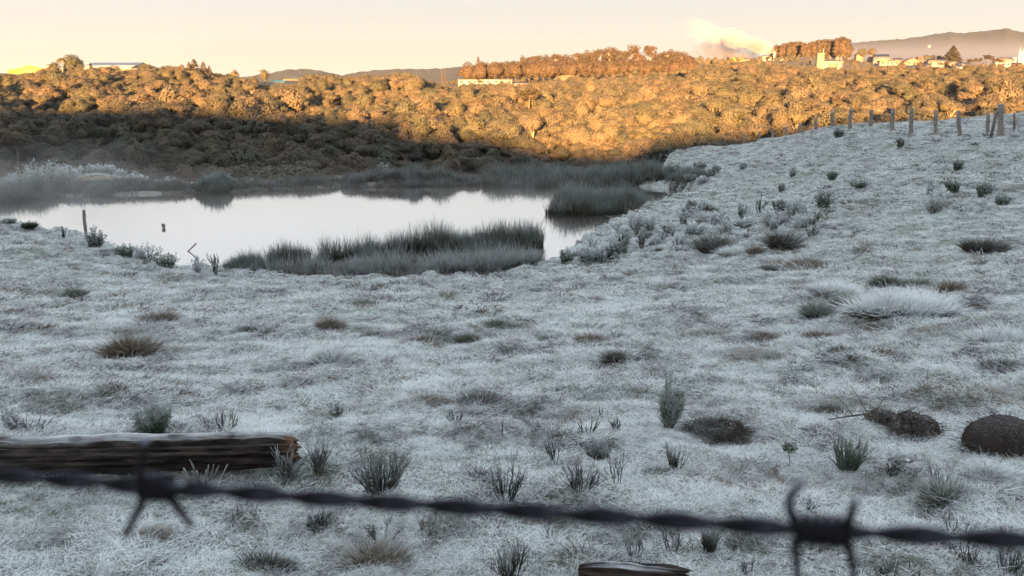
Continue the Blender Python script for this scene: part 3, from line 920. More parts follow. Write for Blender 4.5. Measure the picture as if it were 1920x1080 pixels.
sky_tree('dome', 276, 118, 146, 300, "wide green weeping tree with a flat domed crown on the left skyline", "broadleaf_tree", wide=0.8)
for i, (px, ty, w, lab) in enumerate([(345, 122, 1.1, "low leftmost spire of the pointed conifers on the left skyline"), (356, 116, 1.0, "second of the pointed conifers, left of the tallest one"), (366, 110, 1.3, "tallest of the pointed conifers on the left skyline"), (383, 115, 1.1, "pointed conifer just right of the tallest one"), (394, 123, 1.0, "last and lowest of the pointed conifers on the left skyline")]):
    sky_tree('cone%d' % (i % 2), px, ty, 150, 300 + 2 * i, lab, "conifer", "pointed conifers on the left skyline", wide=w * 1.9)
sky_tree('round1', 441, 130, 150, 290, "single round tree on the skyline between the conifers and the turquoise house", "broadleaf_tree")
sky_tree('tall0', 497, 129, 162, 296, "full tree just left of the turquoise house", "broadleaf_tree")
sky_tree('round2', 583, 137, 158, 290, "dense round tree right of the yellow roofed house", "broadleaf_tree")
sky_tree('round4', 622, 139, 158, 290, "low rounded tree on the skyline, two crowns right of the yellow roof", "broadleaf_tree", wide=1.1)
sky_tree('round0', 762, 134, 165, 285, "tall golden crown topping the ridge left of the twin poplars", "broadleaf_tree", wide=1.0)
for i, (px, ty) in enumerate([(829, 131), (834, 130)]):
    sky_tree('cone%d' % i, px, ty, 156, 420, ["left one of the twin thin poplars before the pale hill", "right one of the twin thin poplars before the pale hill"][i], "poplar_tree", "twin poplars", wide=0.42)
sky_tree('cone0', 897, 105, 158, 425, "tall pointed conifer at the left end of the gum tree row", "conifer", wide=1.15)
gums = [(872, 128, .8), (884, 122, .9), (908, 118, .8), (922, 120, .9), (934, 115, 1.), (948, 120, .9), (962, 118, .9), (976, 112, .9), (985, 103, .9), (1000, 103, 1.), (1014, 102, 1.), (1030, 101, 1.), (1043, 99, 1.), (1056, 100, .9), (1068, 103, 1.),
        (1082, 97, .9), (1094, 99, 1.), (1108, 93, 1.), (1122, 89, 1.05), (1140, 86, 1.), (1150, 90, 1.), (1166, 92, .8), (1184, 82, 1.), (1198, 97, 1.), (1216, 82, .9), (1232, 98, 1.), (1247, 91, 1.1), (1262, 94, 1.1), (1278, 95, 1.1), (1292, 100, 1.)]
for i, (px, ty, w) in enumerate(gums):
    if px < 960: lab = "tall gum tree in the dense left end of the row above the long white building"
    elif px < 1080: lab = "tall open-crowned gum tree on the skyline above the bare earth bank"
    elif px < 1180: lab = "tall open-crowned gum tree on the skyline, mid row"
    else: lab = "tall gum tree at the high right end of the row, beside the smoke"
    if px == 1184: lab = "gum tree with a round see-through crown, joint highest of the row"
    if px == 1216: lab = "thin sparse gum tree with a ragged top, just right of the round see-through one"
    sky_tree('gum%d' % (i % 3), px, ty, 150 - 0.02 * (px - 870), 418 + (i * 7) % 16, lab, "gum_tree", "gum trees along the skyline", wide=w)
for i, px in enumerate(range(876, 1300, 13)):
    sky_tree('brown%d' % (i % 3), px, 119 - (px - 880) * 0.03 + random.uniform(-5, 4), 160 - (px - 880) * 0.025, 405 + random.uniform(-6, 6), "bushy understorey tree at the foot of the gum tree row", "broadleaf_tree", "bushy trees under the gum tree row")
grove = []
for i in range(34):
    px = 1446 + i * 4.35 + random.uniform(-2, 2)
    ty = np.interp(px, [1446, 1460, 1480, 1520, 1525, 1560, 1580, 1590], [88, 82, 77, 79, 74, 71, 68, 78]) + random.uniform(-1, 3)
    sky_tree('grove%d' % (i % 3), px, ty, 124, 640 + random.uniform(-14, 14), "tall slender tree in the dense grove behind the white tower building", "grove_tree", "grove behind the tower building", wide=random.uniform(0.9, 1.25))
for i, (px, ty, by, Y) in enumerate([(1300, 107, 130, 455), (1312, 104, 131, 452), (1326, 108, 132, 455), (1340, 106, 131, 450), (1352, 110, 132, 455), (1364, 112, 132, 450)]):
    sky_tree('tall%d' % (i % 2), px, ty, by, Y, "dark upright tree in the hedge line left of the yellow building", "broadleaf_tree", "dark trees left of the yellow building")
sky_tree('tall0', 1409, 109, 131, 500, "oval dark tree between the yellow building and the white halls, left of a pair", "broadleaf_tree")
sky_tree('tall1', 1422, 107, 133, 498, "oval dark tree in front of the white hall, right of a pair", "broadleaf_tree")
sky_tree('round2', 1441, 113, 132, 500, "small bushy tree at the foot of the chimney", "broadleaf_tree")
sky_tree('tall1', 1522, 120, 148, 440, "full tree left of the white tower building", "broadleaf_tree")
sky_tree('round1', 1563, 129, 150, 420, "round tree in front of the white tower building", "broadleaf_tree")
sky_tree('round0', 1600, 112, 140, 560, "bushy tree right of the white tower building", "broadleaf_tree")
sky_tree('round4', 1617, 90, 112, 640, "round tree on the crest right of the grove", "broadleaf_tree")
sky_tree('round3', 1634, 90, 110, 640, "round tree at the top left corner of the town", "broadleaf_tree")
sky_tree('cone2', 1785, 85, 118, 660, "single dark cone-shaped tree towering over the town roofs", "conifer", wide=2.3)
for i, (px, ty, w) in enumerate([(1818, 110, 1.), (1832, 108, 1.), (1851, 102, 1.1), (1864, 108, 1.), (1876, 111, 1.)]):
    sky_tree('umb', px, ty, 133, 540, ["flat-topped dark umbrella pine among the right-hand houses", "highest flat-topped umbrella pine, near the church spires"][i == 2], "umbrella_pine", "umbrella pines in the town", wide=w)
for i, (px, ty) in enumerate([(1709, 106), (1719, 105), (1725, 107), (1736, 102), (1748, 102), (1760, 104), (1768, 105), (1690, 108)]):
    sky_tree(['cone2', 'round1', 'cone2', 'round2', 'round0', 'round3', 'round4', 'round1'][i], px, ty, 116, 690, "small dark tree behind the town roofs", "town_tree", "small trees behind the town roofs")
for i in range(30):
    px = random.uniform(1635, 1915)
    sky_tree(['round%d' % (i % 5), 'brown%d' % (i % 3), 'cone2'][i % 3], px, random.uniform(113, 124), 134, random.choice([545, 575, 600, 625]), "small garden tree between the town houses", "town_tree", "garden trees between the town houses")
q = hit(992, 238)
tree('umb', q[0], q[1], 1.0, "araucaria with tiered bare boughs standing out on the sunlit slope", "araucaria_tree", "tree")
for i, (px, py_, k) in enumerate([(1135, 268, 0), (1180, 272, 1), (1200, 280, 2), (1225, 280, 1), (1118, 272, 3), (1095, 272, 0), (1355, 262, 2), (1415, 262, 0)]):
    Y = 118 + 6 * (i % 3)
    x = (px - 960) / F * Y
    top = P(px, py_, Y)
    zz = gz(x, Y); h = top[2] - zz
    if 0.8 < h < 9:
        tree('round%d' % k, x, Y, max(0.35, h / tops['round%d' % k]), "small round sunlit tree just behind the crest of the pasture", "round_tree", "tree", "small round trees behind the pasture crest")

# ------------------------------------------------------------------ buildings on the far ridge
M['glass'] = plain("window_glass", (0.05, 0.06, 0.07), 0.15)
MATC = {}
def paint(c, name="painted_wall"):
    k = (name, c)
    if k not in MATC: MATC[k] = plain(name, c, 0.8, 0.18, 0.8)
    return MATC[k]
def building(px, base, wpx, hpx, Y, wall, roofc, style, label, rz=0.0, deep=None, nwin=2, roof_share=0.35, name="house", cat="house", group=None, floors=1):
    b = P(px, base, Y); k = Y / F
    w, h = wpx * k, hpx * k
    d = deep or max(5.0, min(w, 9.0))
    e = empty(name, (b[0], Y + d / 2, b[2]), rz)
    tag(e, label, cat, group)
    wm = paint(tuple(round(c * 0.42, 3) for c in wall) if wall != W_ else wall); rm = paint(tuple(round(c * 0.30, 3) for c in roofc), "roof_covering")
    rh = h * roof_share if style != 'flat' else 0.35
    eh = h - rh
    g = G(); box(g, -w/2, w/2, -d/2, d/2, -4.0, eh)
    if style == 'front_gable':
        g.add([(-w/2, -d/2 + .004, eh), (w/2, -d/2 + .004, eh), (0, -d/2 + .004, eh + rh - 0.05)], [(0, 1, 2)])
        g.add([(-w/2, d/2 - .004, eh), (w/2, d/2 - .004, eh), (0, d/2 - .004, eh + rh - 0.05)], [(1, 0, 2)])
    elif style == 'gable':
        for sx in (-1, 1):
            x = sx * (w/2 - .004)
            g.add([(x, -d/2, eh), (x, d/2, eh), (x, 0, eh + rh - 0.05)], [(0, 1, 2)])
    link("wall", g.mesh("wall", wm), e)
    g = G(); o = 0.35; t = 0.18
    def slope(a, b2, c, dd):                    # thin slab with four top corners
        top = np.array([a, b2, c, dd], float); bot = top - np.array([0, 0, t])
        g.add(np.concatenate([top, bot]), [(0,1,2,3),(7,6,5,4),(0,4,5,1),(1,5,6,2),(2,6,7,3),(3,7,4,0)])
    if style == 'front_gable':
        slope((-w/2-o, -d/2-o, eh-.1), (0, -d/2-o, eh+rh), (0, d/2+o, eh+rh), (-w/2-o, d/2+o, eh-.1))
        slope((0, -d/2-o, eh+rh), (w/2+o, -d/2-o, eh-.1), (w/2+o, d/2+o, eh-.1), (0, d/2+o, eh+rh))
    elif style == 'gable':
        slope((-w/2-o, -d/2-o, eh-.1), (w/2+o, -d/2-o, eh-.1), (w/2+o, 0, eh+rh), (-w/2-o, 0, eh+rh))
        slope((-w/2-o, 0, eh+rh), (w/2+o, 0, eh+rh), (w/2+o, d/2+o, eh-.1), (-w/2-o, d/2+o, eh-.1))
    elif style == 'hip':
        r_ = w * 0.22
        A_, B_, C_, D_ = (-w/2-o, -d/2-o, eh), (w/2+o, -d/2-o, eh), (w/2+o, d/2+o, eh), (-w/2-o, d/2+o, eh)
        T1, T2 = (-r_, 0, eh+rh), (r_, 0, eh+rh)
        g.add([A_, B_, C_, D_, T1, T2], [(0,1,5,4), (2,3,4,5)]); g.add([A_, D_, T1, B_, C_, T2], [(1,0,2), (3,4,5)])
        g.add([A_, B_, C_, D_], [(3,2,1,0)])
    elif style == 'arch':
        n_ = 12; th = np.linspace(math.pi, 0, n_)
        xs = (w/2 + .1) * np.cos(th); zs = eh + rh * np.sin(th)
        V = np.concatenate([np.c_[xs, np.full(n_, -d/2-.2), zs], np.c_[xs, np.full(n_, d/2+.2), zs]])
        g.add(V, [(i, i+1, n_+i+1, n_+i) for i in range(n_-1)])
        V2 = np.concatenate([np.c_[xs*.99, np.full(n_, -d/2-.01), zs], np.array([[0, -d/2-.01, eh]])])
        g.add(V2, [(i+1, i, n_) for i in range(n_-1)])
    else:
        box(g, -w/2-.15, w/2+.15, -d/2-.15, d/2+.15, eh + .002, eh + rh)
    link("roof", g.mesh("roof", rm), e)
    fh = eh / floors
    for f_ in range(floors):
        for i in range(nwin):
            x = -w/2 + w * (i + 0.5) / nwin + (0.12 * w / nwin if i % 2 else -0.06 * w / nwin)
            ww_, wh_ = min(1.6, w / nwin * 0.45), min(1.3, fh * 0.42)
            g = G(); box(g, x - ww_/2, x + ww_/2, -d/2 - .06, -d/2 + .04, f_*fh + fh*.42, f_*fh + fh*.42 + wh_)
            link("window", g.mesh("window", M['glass']), e)
    return e
W_ = (0.34, 0.34, 0.34)
e = building(49, 139, 82, 17, 400, (0.52, 0.44, 0.16), (1.4, 1.25, 1.1), 'front_gable', "yellow gabled warehouse front at the far left end of the ridge", deep=42, nwin=0, roof_share=0.55, name="warehouse", cat="warehouse", rz=R(6))
g = G(); box(g, -2.6, 2.6, -21.09, -20.97, -1.0, 1.9)
link("door", g.mesh("door", paint((0.22, 0.20, 0.10), "warehouse_door")), e)
for i in range(7):
    x = -8.6 + i * 2.85
    g = G(); box(g, x - .09, x + .09, -21.12, -21.02, -1.0, 1.75); link("pilaster", g.mesh("pilaster", paint((0.24, 0.20, 0.07))), e)
building(200, 150, 100, 32, 420, (0.75, 0.68, 0.60), (1.5, 1.35, 1.2), 'gable', "large pale warehouse with a low roof, half hidden by trees left of the weeping tree", deep=30, nwin=0, roof_share=0.35, name="warehouse", cat="warehouse", rz=R(-8))
building(519, 160, 24, 9, 318, (0.20, 0.80, 0.66), (0.5, 1.4, 1.2), 'gable', "small turquoise house among the treetops", deep=6, nwin=1, roof_share=0.5)
building(544, 160, 26, 14, 330, (0.70, 0.50, 0.22), (2.0, 1.4, 0.5), 'gable', "house with a yellow pitched roof right of the turquoise one", deep=8, nwin=2, roof_share=0.6)
building(908, 165, 98, 15, 350, W_, (0.72, 0.70, 0.66), 'flat', "long low white building below the gum trees", deep=12, nwin=8, rz=R(4), name="long_building", cat="building", floors=2)
building(972, 164, 36, 10, 356, W_, (0.60, 0.45, 0.38), 'gable', "white annex with a brownish roof at the right end of the long white building", deep=9, nwin=3)
e = building(1381, 123, 24, 15, 560, (0.72, 0.48, 0.15), (0.42, 0.26, 0.18), 'flat', "two-storey yellow building left of the white factory halls", deep=9, nwin=3, floors=2, name="yellow_building", cat="building")
building(1410, 120, 44, 12, 590, W_, (0.66, 0.70, 0.68), 'gable', "low white factory hall behind the pair of oval trees", deep=14, nwin=0, name="factory_hall", cat="factory")
building(1436, 121, 24, 15, 572, (0.68, 0.72, 0.70), (0.70, 0.72, 0.70), 'arch', "pale factory hall with a rounded roof beside the chimney", deep=16, nwin=0, name="factory_hall", cat="factory", roof_share=.3)
building(1472, 121, 25, 11, 560, (0.78, 0.74, 0.62), (0.78, 0.74, 0.62), 'arch', "cream arched shed standing alone right of the chimney", deep=16, nwin=0, name="shed", cat="shed", roof_share=.7)
building(1507, 125, 9, 6, 540, W_, (0.6, 0.4, 0.3), 'gable', "tiny white cottage between the arched shed and the tower building", deep=5, nwin=1)
# tower building
b = P(1562, 138, 470); k = 470 / F
e = empty("tower_building", (b[0], 476, b[2])); tag(e, "white building with a square water tower and a dark window band", "building")
g = G(); box(g, -18*k, 17*k, -5, 5, -4, 20*k); link("wall", g.mesh("wall", paint((0.24, 0.24, 0.24))), e)
g = G(); box(g, -28*k, -16*k, -4.6, -1.4, -4, 35*k); link("tower", g.mesh("tower", paint((0.20, 0.18, 0.15))), e)
g = G(); box(g, -29*k, -15*k, -5.0, -1.0, 35*k, 36.2*k); link("tower_cap", g.mesh("tower_cap", paint((0.3, 0.26, 0.22))), e)
g = G(); tube(g, [(-17*k, -3, 36*k), (-17*k, -3, 44*k)], 0.09, 5); link("antenna", g.mesh("antenna", paint((0.6, 0.55, 0.5))), e)
g = G(); box(g, -19*k, 18.5*k, -5.4, 5.4, 20*k, 21.5*k); link("roof", g.mesh("roof", paint((0.3, 0.29, 0.27), "roof_covering")), e)
g = G(); box(g, -9*k, 8.5*k, -5.25, -4.9, 5*k, 17.5*k); pl = link("panel", g.mesh("panel", paint((0.17, 0.15, 0.13))), e)
for x in (-4, 3.5):
    g = G(); box(g, (x-3.4)*k, (x+3.4)*k, -5.35, -5.1, 7*k, 11.5*k); link("window", g.mesh("window", M['glass']), pl)
# chimney
b = P(1450.5, 122, 565); k = 565 / F
e = empty("factory_chimney", (b[0], 565, b[2])); tag(e, "slim pale factory chimney giving off the bright smoke plume", "chimney")
g = G(); tube(g, [(0, 0, -3), (0, 0, 11*k), (0, 0, 23*k)], [0.62, 0.55, 0.5], 12); link("stack", g.mesh("stack", paint((0.70, 0.62, 0.54)), True), e)
g = G(); tube(g, [(0, 0, 22*k), (0, 0, 23.4*k)], [0.62, 0.62], 12); link("rim", g.mesh("rim", paint((0.5, 0.4, 0.35))), e)
CHIM = (b[0], 565, b[2] + 23*k)
# the town
TOWN = [(1655, 127, 26, 24, 590, (0.66, 0.60, 0.52), (0.62, 0.57, 0.50), 'gable', "large pale house with a wide light roof, highest of the town's left end", 2, 2, 0.45),
        (1669, 130, 30, 15, 560, (0.70, 0.62, 0.52), (0.56, 0.42, 0.34), 'flat', "two-storey house with a white balcony band below the large pale house", 4, 2, .1),
        (1683, 128, 12, 18, 575, (0.74, 0.60, 0.46), (0.60, 0.44, 0.34), 'gable', "narrow tall cream house at the right side of the large pale house", 2, 2, .3),
        (1613, 107, 11, 7, 640, (0.75, 0.50, 0.38), (0.70, 0.45, 0.34), 'gable', "small peach house alone on the slope above the town", 1, 1, .4),
        (1697, 131, 18, 10, 560, (0.74, 0.54, 0.40), (0.62, 0.36, 0.26), 'hip', "peach bungalow with a hipped tile roof", 2, 1, .5),
        (1711, 122, 24, 12, 600, (0.72, 0.50, 0.38), (0.66, 0.40, 0.28), 'front_gable', "pinkish house with a front gable behind the big lit roof", 2, 1, .5),
        (1721, 137, 30, 14, 540, (0.76, 0.70, 0.60), (0.74, 0.66, 0.54), 'gable', "long low house with the big cream roof slope turned to the sun", 2, 1, .75),
        (1727, 122, 9, 14, 600, (0.48, 0.22, 0.15), (0.42, 0.20, 0.14), 'flat', "narrow brick-red tower house", 1, 2, .1),
        (1740, 128, 16, 9, 580, (0.34, 0.30, 0.28), (0.30, 0.26, 0.25), 'gable', "dark grey house in the middle of the town", 2, 1, .5),
        (1753, 121, 18, 10, 610, (0.76, 0.62, 0.50), (0.68, 0.46, 0.34), 'gable', "cream house with a salmon roof left of the white block", 2, 1, .5),
        (1756, 132, 24, 10, 560, W_, (0.74, 0.72, 0.68), 'flat', "white flat-roofed block in the lower middle of the town", 4, 1, .1),
        (1771, 120, 14, 8, 620, (0.72, 0.64, 0.58), (0.60, 0.55, 0.55), 'gable', "grey-roofed house left of the cone-shaped tree", 2, 1, .5),
        (1790, 124, 16, 9, 590, (0.78, 0.66, 0.50), (0.74, 0.60, 0.44), 'hip', "cream house below the cone-shaped tree", 2, 1, .5),
        (1810, 127, 24, 9, 570, W_, (0.78, 0.68, 0.56), 'gable', "white house with a long cream roof left of the umbrella pines", 3, 1, .5),
        (1836, 132, 18, 8, 555, (0.60, 0.36, 0.26), (0.48, 0.26, 0.18), 'hip', "low brown house under the umbrella pines", 2, 1, .5),
        (1884, 127, 24, 11, 570, W_, (0.62, 0.58, 0.56), 'flat', "white box house right of the umbrella pines", 3, 1, .1),
        (1906, 128, 26, 10, 590, (0.52, 0.30, 0.22), (0.44, 0.24, 0.18), 'gable', "reddish-brown house right of the white box house", 2, 1, .5),
        (1903, 137, 26, 9, 545, (0.76, 0.62, 0.44), (0.74, 0.60, 0.42), 'hip', "low cream house at the lower right end of the town", 2, 1, .5),
        (1890, 116, 22, 8, 640, (0.74, 0.62, 0.58), (0.68, 0.46, 0.40), 'gable', "pinkish house left of the church spires", 2, 1, .5)]
for (px, by, w, h, Y, wc, rc, st, lab, nw, fl, rs) in TOWN:
    building(px, by, w, h, Y, wc, rc, st, lab, rz=R(random.uniform(-14, 14)), nwin=nw, floors=fl, roof_share=rs, group="houses of the town")
b = P(1914, 116, 650); k = 650 / F
e = empty("church", (b[0], 655, b[2])); tag(e, "pinkish church with twin pointed spires above the right-hand houses", "church")
g = G(); box(g, -5*k, 5*k, -4, 8, -3, 8*k); link("nave", g.mesh("nave", paint((0.70, 0.52, 0.46))), e)
for sx in (-1, 1):
    g = G(); box(g, sx*3.3*k - 0.8, sx*3.3*k + 0.8, -5.6, -4.02, -3, 15*k); tw = link("tower", g.mesh("tower", paint((0.72, 0.54, 0.48))), e)
    g = G(); x = sx*3.3*k
    g.add([(x-.85, -5.65, 15*k), (x+.85, -5.65, 15*k), (x+.85, -3.95, 15*k), (x-.85, -3.95, 15*k), (x, -4.8, 27*k)], [(0,1,4),(1,2,4),(2,3,4),(3,0,4)])
    link("spire", g.mesh("spire", paint((0.66, 0.46, 0.42), "roof_covering")), tw)
b = P(1743, 84.5, 2300)
building(1743, 86, 4, 2, 2250, W_, W_, 'gable', "tiny white farmhouse alone on the distant hillside", nwin=2, name="farmhouse", cat="house")
b = P(578, 130, 2790)
e = empty("hilltop_mast", (b[0], 2790, b[2])); tag(e, "tiny mast with a round top on the distant left hill", "mast")
g = G(); tube(g, [(0, 0, -8), (0, 0, 8)], 0.8, 6); link("pole", g.mesh("pole", paint((0.3, 0.3, 0.25))), e)
g = G(); th = np.linspace(0, math.pi, 7); tube(g, np.c_[np.zeros(7), np.zeros(7), 8 - 2.5*np.cos(th)], 2.6*np.sin(th) + .05, 8); link("tank", g.mesh("tank", paint((0.35, 0.36, 0.26)), True), e)
# bare earth bank below the gum trees, and one right of the tower building
M['earth_bank'] = plain("bare_earth", (0.15, 0.11, 0.08), 0.95, 0.35, 0.5)
for (px, by, w, h, Y, lab) in [(1062, 152, 52, 11, 398, "bare pinkish earth bank cut into the slope below the gum trees"), (1640, 128, 16, 24, 600, "steep bare earth cutting left of the town houses"), (1468, 132, 60, 6, 520, "strip of bare reddish ground below the arched shed")]:
    b = P(px, by, Y); k = Y / F
    nx, nz_ = 24, 8
    xs = np.linspace(-w/2, w/2, nx) * k; ss = np.linspace(0, 1, nz_)
    XX, SS = np.meshgrid(xs, ss)
    edge = np.sqrt(np.clip(1 - (XX / (w/2*k)) ** 2, 0, 1)) ** 0.6
    ZZ = -2.0 + SS * (h * k + 2.0) * edge + 0.25 * vnoise(XX * 0.8, SS * 4, 51)
    YY = SS * h * k * 0.9 + 0.3 * vnoise(XX * 1.1, SS * 5, 52)
    g = G(); idx = np.arange(nx * nz_).reshape(nz_, nx)
    g.add(np.stack([XX + b[0], YY + Y, ZZ + b[2]], -1).reshape(-1, 3), np.stack([idx[:-1, :-1], idx[:-1, 1:], idx[1:, 1:], idx[1:, :-1]], -1).reshape(-1, 4))
    tag(link("earth_bank", g.mesh("earth_bank", M['earth_bank'], True)), lab, "earth bank")

# ------------------------------------------------------------------ the pasture fence
M['post'] = plain("weathered_post", (0.27, 0.25, 0.22), 0.95, 0.45, 6.0)
M['wire'] = plain("old_wire", (0.12, 0.11, 0.11), 0.6)
POSTS = [(1395, 249, 268, 98, 4, 0), (1424, 247, 267, 97, 4, 0), (1447, 245, 264, 96, 4.5, 1), (1474, 238, 259, 94, 5, 0), (1500, 231, 254, 90, 6, 0), (1531, 219, 248, 79, 6.5, -1), (1561, 206, 242, 66.5, 7, 0), (1593, 203, 243, 62, 7, 3),
         (1633, 206, 245, 58.5, 7, 0), (1674, 205, 247, 55, 7.5, 0), (1709, 203, 250, 52, 8, 0), (1755, 207, 252, 49.5, 7, -1), (1801, 208, 256, 47, 7.5, -4), (1853, 210, 256, 44.5, 6.5, 0), (1876, 196, 261, 43, 11, 1), (1901, 213, 259, 43.2, 4.5, 1), (1950, 206, 262, 41, 8, 0), (2000, 205, 264, 39.5, 8, 0)]
fe = empty("fence", (P(1709, 250, 52)[0], 52, gz(P(1709, 250, 52)[0], 52)))
tag(fe, "old wire fence on rough wooden posts along the top of the frosty pasture", "fence")
off = np.array(fe.location)
tops_w = []
for j, (px, ty, by, Y, w, lean) in enumerate(POSTS):
    b = P(px, by, Y); tp = P(px + lean, ty, Y)
    z0 = gz(b[0], Y)
    rr = w / 2 * Y / F
    r_ = np.random.default_rng(300 + j)
    s = np.linspace(0, 1, 8)
    base = np.array([b[0], Y, z0 - 0.3]); top = np.array([tp[0], Y, tp[2]])
    pts = base + (top - base) * s[:, None] + np.c_[r_.normal(size=8), r_.normal(size=8), np.zeros(8)] * rr * 0.14
    g = G(); tube(g, pts - off, rr * r_.uniform(0.88, 1.1, 8), 7)
    me = g.mesh("post", M['post'])
    o = link("post", me, fe)
    if px == 1876: o["label"] = "thick tall corner post"
    if px == 1801: o["label"] = "grey leaning post"
    tops_w.append((base + np.array([0, 0, .3]), top))
g = G(); b0 = P(1858, 252, 43.6); b1 = P(1868, 209, 43.1)
tube(g, [np.array([b0[0], 43.6, gz(b0[0], 43.6) - .2]) - off, b1 - off], 0.075, 6); o = link("brace", g.mesh("brace", M['post']), fe)
for f_ in (0.35, 0.62, 0.9):
    g = G()
    tube(g, [a + (t_ - a) * f_ - off for a, t_ in tops_w if True], 0.004, 3, cap=False)
    link("wire", g.mesh("wire", M['wire']), fe)

# ------------------------------------------------------------------ grass tussocks, rushes, weeds
def tussock_mesh(w, h, seed, mat, n=None, flat=0.55, radial=0.75):
    h = h * 1.3
    r = np.random.default_rng(seed); g = G()
    n = n or int(420 + 1100 * min(2.2, w))
    q = np.sqrt(r.uniform(0, 1, n)); th = r.uniform(0, 6.28, n)
    lump = 1 + 0.35 * vnoise(np.cos(th) * 1.7 + seed, np.sin(th) * 1.7, seed)
    bx, by = 0.42 * w * q * np.cos(th) * lump, 0.42 * w * flat * q * np.sin(th) * lump
    out = np.c_[np.cos(th) * q, np.sin(th) * q, np.zeros(n)]
    d = unit(out * radial + np.array([0, 0, 1.0]) + (0.28 if radial > 0.5 else 0.42) * r.normal(size=(n, 3)))
    L = h * (1.0 if radial > 0.5 else 0.8) * r.uniform(0.7, 1.3, n) * (1.15 - 0.45 * q) * (0.75 + 0.35 * lump)
    blades(g, np.c_[bx, by, np.full(n, -0.03)], d, L, max(0.006, 0.022 * h ** 0.5), r.uniform(0.15, 0.55, n), 3, r)
    return g.mesh("grass_tussock", mat)

def put(name, me_fn, px, base_py, wpx, hpx, label, cat, group=None):
    q = hit(px, base_py)
    k = q[1] / F
    me = me_fn(wpx * k, hpx * k)
    o = link(name, me, None, (q[0], q[1], q[2]))
    tag(o, label, cat, group)
    return o

TUS = [(247, 662, 88, 34, 'b', "large brown domed tussock at left, above the fallen log, biggest on that side"),
       (296, 606, 56, 24, 'b', "brown tussock up the slope from the large brown domed one"),
       (620, 613, 52, 18, 'b', "small brownish tussock in mid field below the rush bed's middle"),
       (617, 679, 52, 32, 'p', "pale upright tussock in the middle left of the field"),
       (682, 574, 38, 14, 'g', "small green tussock closest below the frosted rushes"),
       (140, 553, 62, 12, 'g', "flat dull green tussock on the left mound"),
       (790, 646, 72, 18, 'b', "wide flat brown tussock in the centre of the field"),
       (705, 632, 60, 14, 'g', "flat green tussock left of the wide brown one"),
       (935, 613, 66, 15, 'g', "long low green tussock right of the field's centre line"),
       (878, 636, 50, 15, 'g', "little dull green tussock left of the long low one"),
       (1028, 636, 44, 10, 'g', "very low faint tussock between two longer ones in mid field"),
       (1112, 643, 82, 18, 'b', "broad low brownish tussock left above the small dark one"),
       (1153, 678, 30, 24, 'd', "small round dark tussock alone in the right middle of the field"),
       (1695, 590, 215, 52, 'w', "largest white frosted tussock, a long bank of rimed grass on the right slope"),
       (1533, 592, 48, 28, 'g', "rounded olive tussock at the left foot of the long white one"),
       (1590, 576, 42, 26, 'g', "olive tussock touching the left end of the long white one"),
       (1565, 552, 100, 30, 'w', "pale ragged tussock behind the long white one"),
       (1662, 535, 52, 22, 'g', "green tussock above the middle of the long white one"),
       (1727, 540, 50, 22, 'g', "neat rounded green tussock above the right half of the long white one"),
       (1785, 548, 36, 22, 'b', "small brown tussock at the upper right end of the long white one"),
       (1870, 642, 120, 40, 'w', "white tussock with a brown foot at the right edge of the field"),
       (1845, 471, 72, 22, 'd', "dark spiky tussock high on the right slope"),
       (1515, 505, 90, 20, 'b', "long brown tussock above the ragged pale one"),
       (1465, 467, 50, 34, 'd', "dark upright tussock below the frosted weed thicket"),
       (1340, 474, 46, 32, 'd', "dark grey soft tussock left of a white one near the pond's right bank"),
       (1376, 479, 52, 22, 'w', "white tussock between the dark grey and the small brown one"),
       (1416, 475, 30, 14, 'b', "small brown tussock at the right end of the trio near the bank"),
       (1535, 634, 72, 18, 'b', "low brownish tussock below the olive rounded one"),
       (1430, 631, 62, 13, 'b', "faint low tussock left of the low brownish one"),
       (1650, 620, 60, 14, 'b', "thin low tussock just below the long white one"),
       (1580, 660, 50, 16, 'g', "small green tussock down the slope from the low brownish one"),
       (1660, 668, 70, 18, 'b', "ragged tussock in the right field below the long white one"),
       (1455, 672, 46, 14, 'g', "small dull tussock right of the small round dark one"),
       (900, 756, 72, 24, 'd', "dark shaggy tussock in the centre, right end of a dark streak"),
       (805, 752, 80, 14, 'b', "flat dark streak of matted grass left of the shaggy one"),
       (205, 728, 56, 14, 'b', "flat brown tussock between the domed one and the green bush"),
       (60, 712, 70, 14, 'b', "low matted tussock at the left edge"),
       (1880, 690, 90, 18, 'd', "dark matted tussock near the right edge"),
       (1560, 778, 46, 24, 'd', "dark tussock under the twigs of the fallen branch"),
       (700, 1052, 130, 44, 'b', "big brown shaggy tussock below the wire in the lower left middle"),
       (500, 1062, 130, 30, 'd', "dark matted tussock below the wire at lower left"),
       (280, 1002, 80, 24, 'b', "brown tussock directly under the left barb"),
       (1420, 1020, 130, 24, 'd', "dark matted tussock left of the right barb's legs"),
       (900, 900, 90, 24, 'd', "dark brown matted patch right of the big dark broom weed"),
       (1855, 892, 60, 36, 'p', "pale tussock below the brown termite mound"),
       (1780, 935, 110, 40, 'g', "greenish tussock with stems, above the wire at right"),
       (1230, 890, 60, 18, 'g', "low green tussock in the middle right foreground"),
       (1440, 505, 44, 10, 'g', "tiny flat tussock left of the long brown one"),
       (375, 550, 44, 10, 'd', "tiny dark tussock on the left field below the pond's inlet"),
       (460, 622, 52, 12, 'g', "flat green tussock right of the brown one up the slope"),
       (1015, 548, 40, 10, 'g', "tiny tussock below the right end of the frosted rushes")]
TM = {'b': 'tussock_brown', 'p': 'tussock_pale', 'g': 'tussock_green', 'd': 'tussock_green', 'w': 'tussock_pale'}
M['tussock_dark'] = frosted("dark_tussock", (0.045, 0.042, 0.028), (0.06, 0.052, 0.035), 0.55, 1.3, 0.0, amount=0.6)
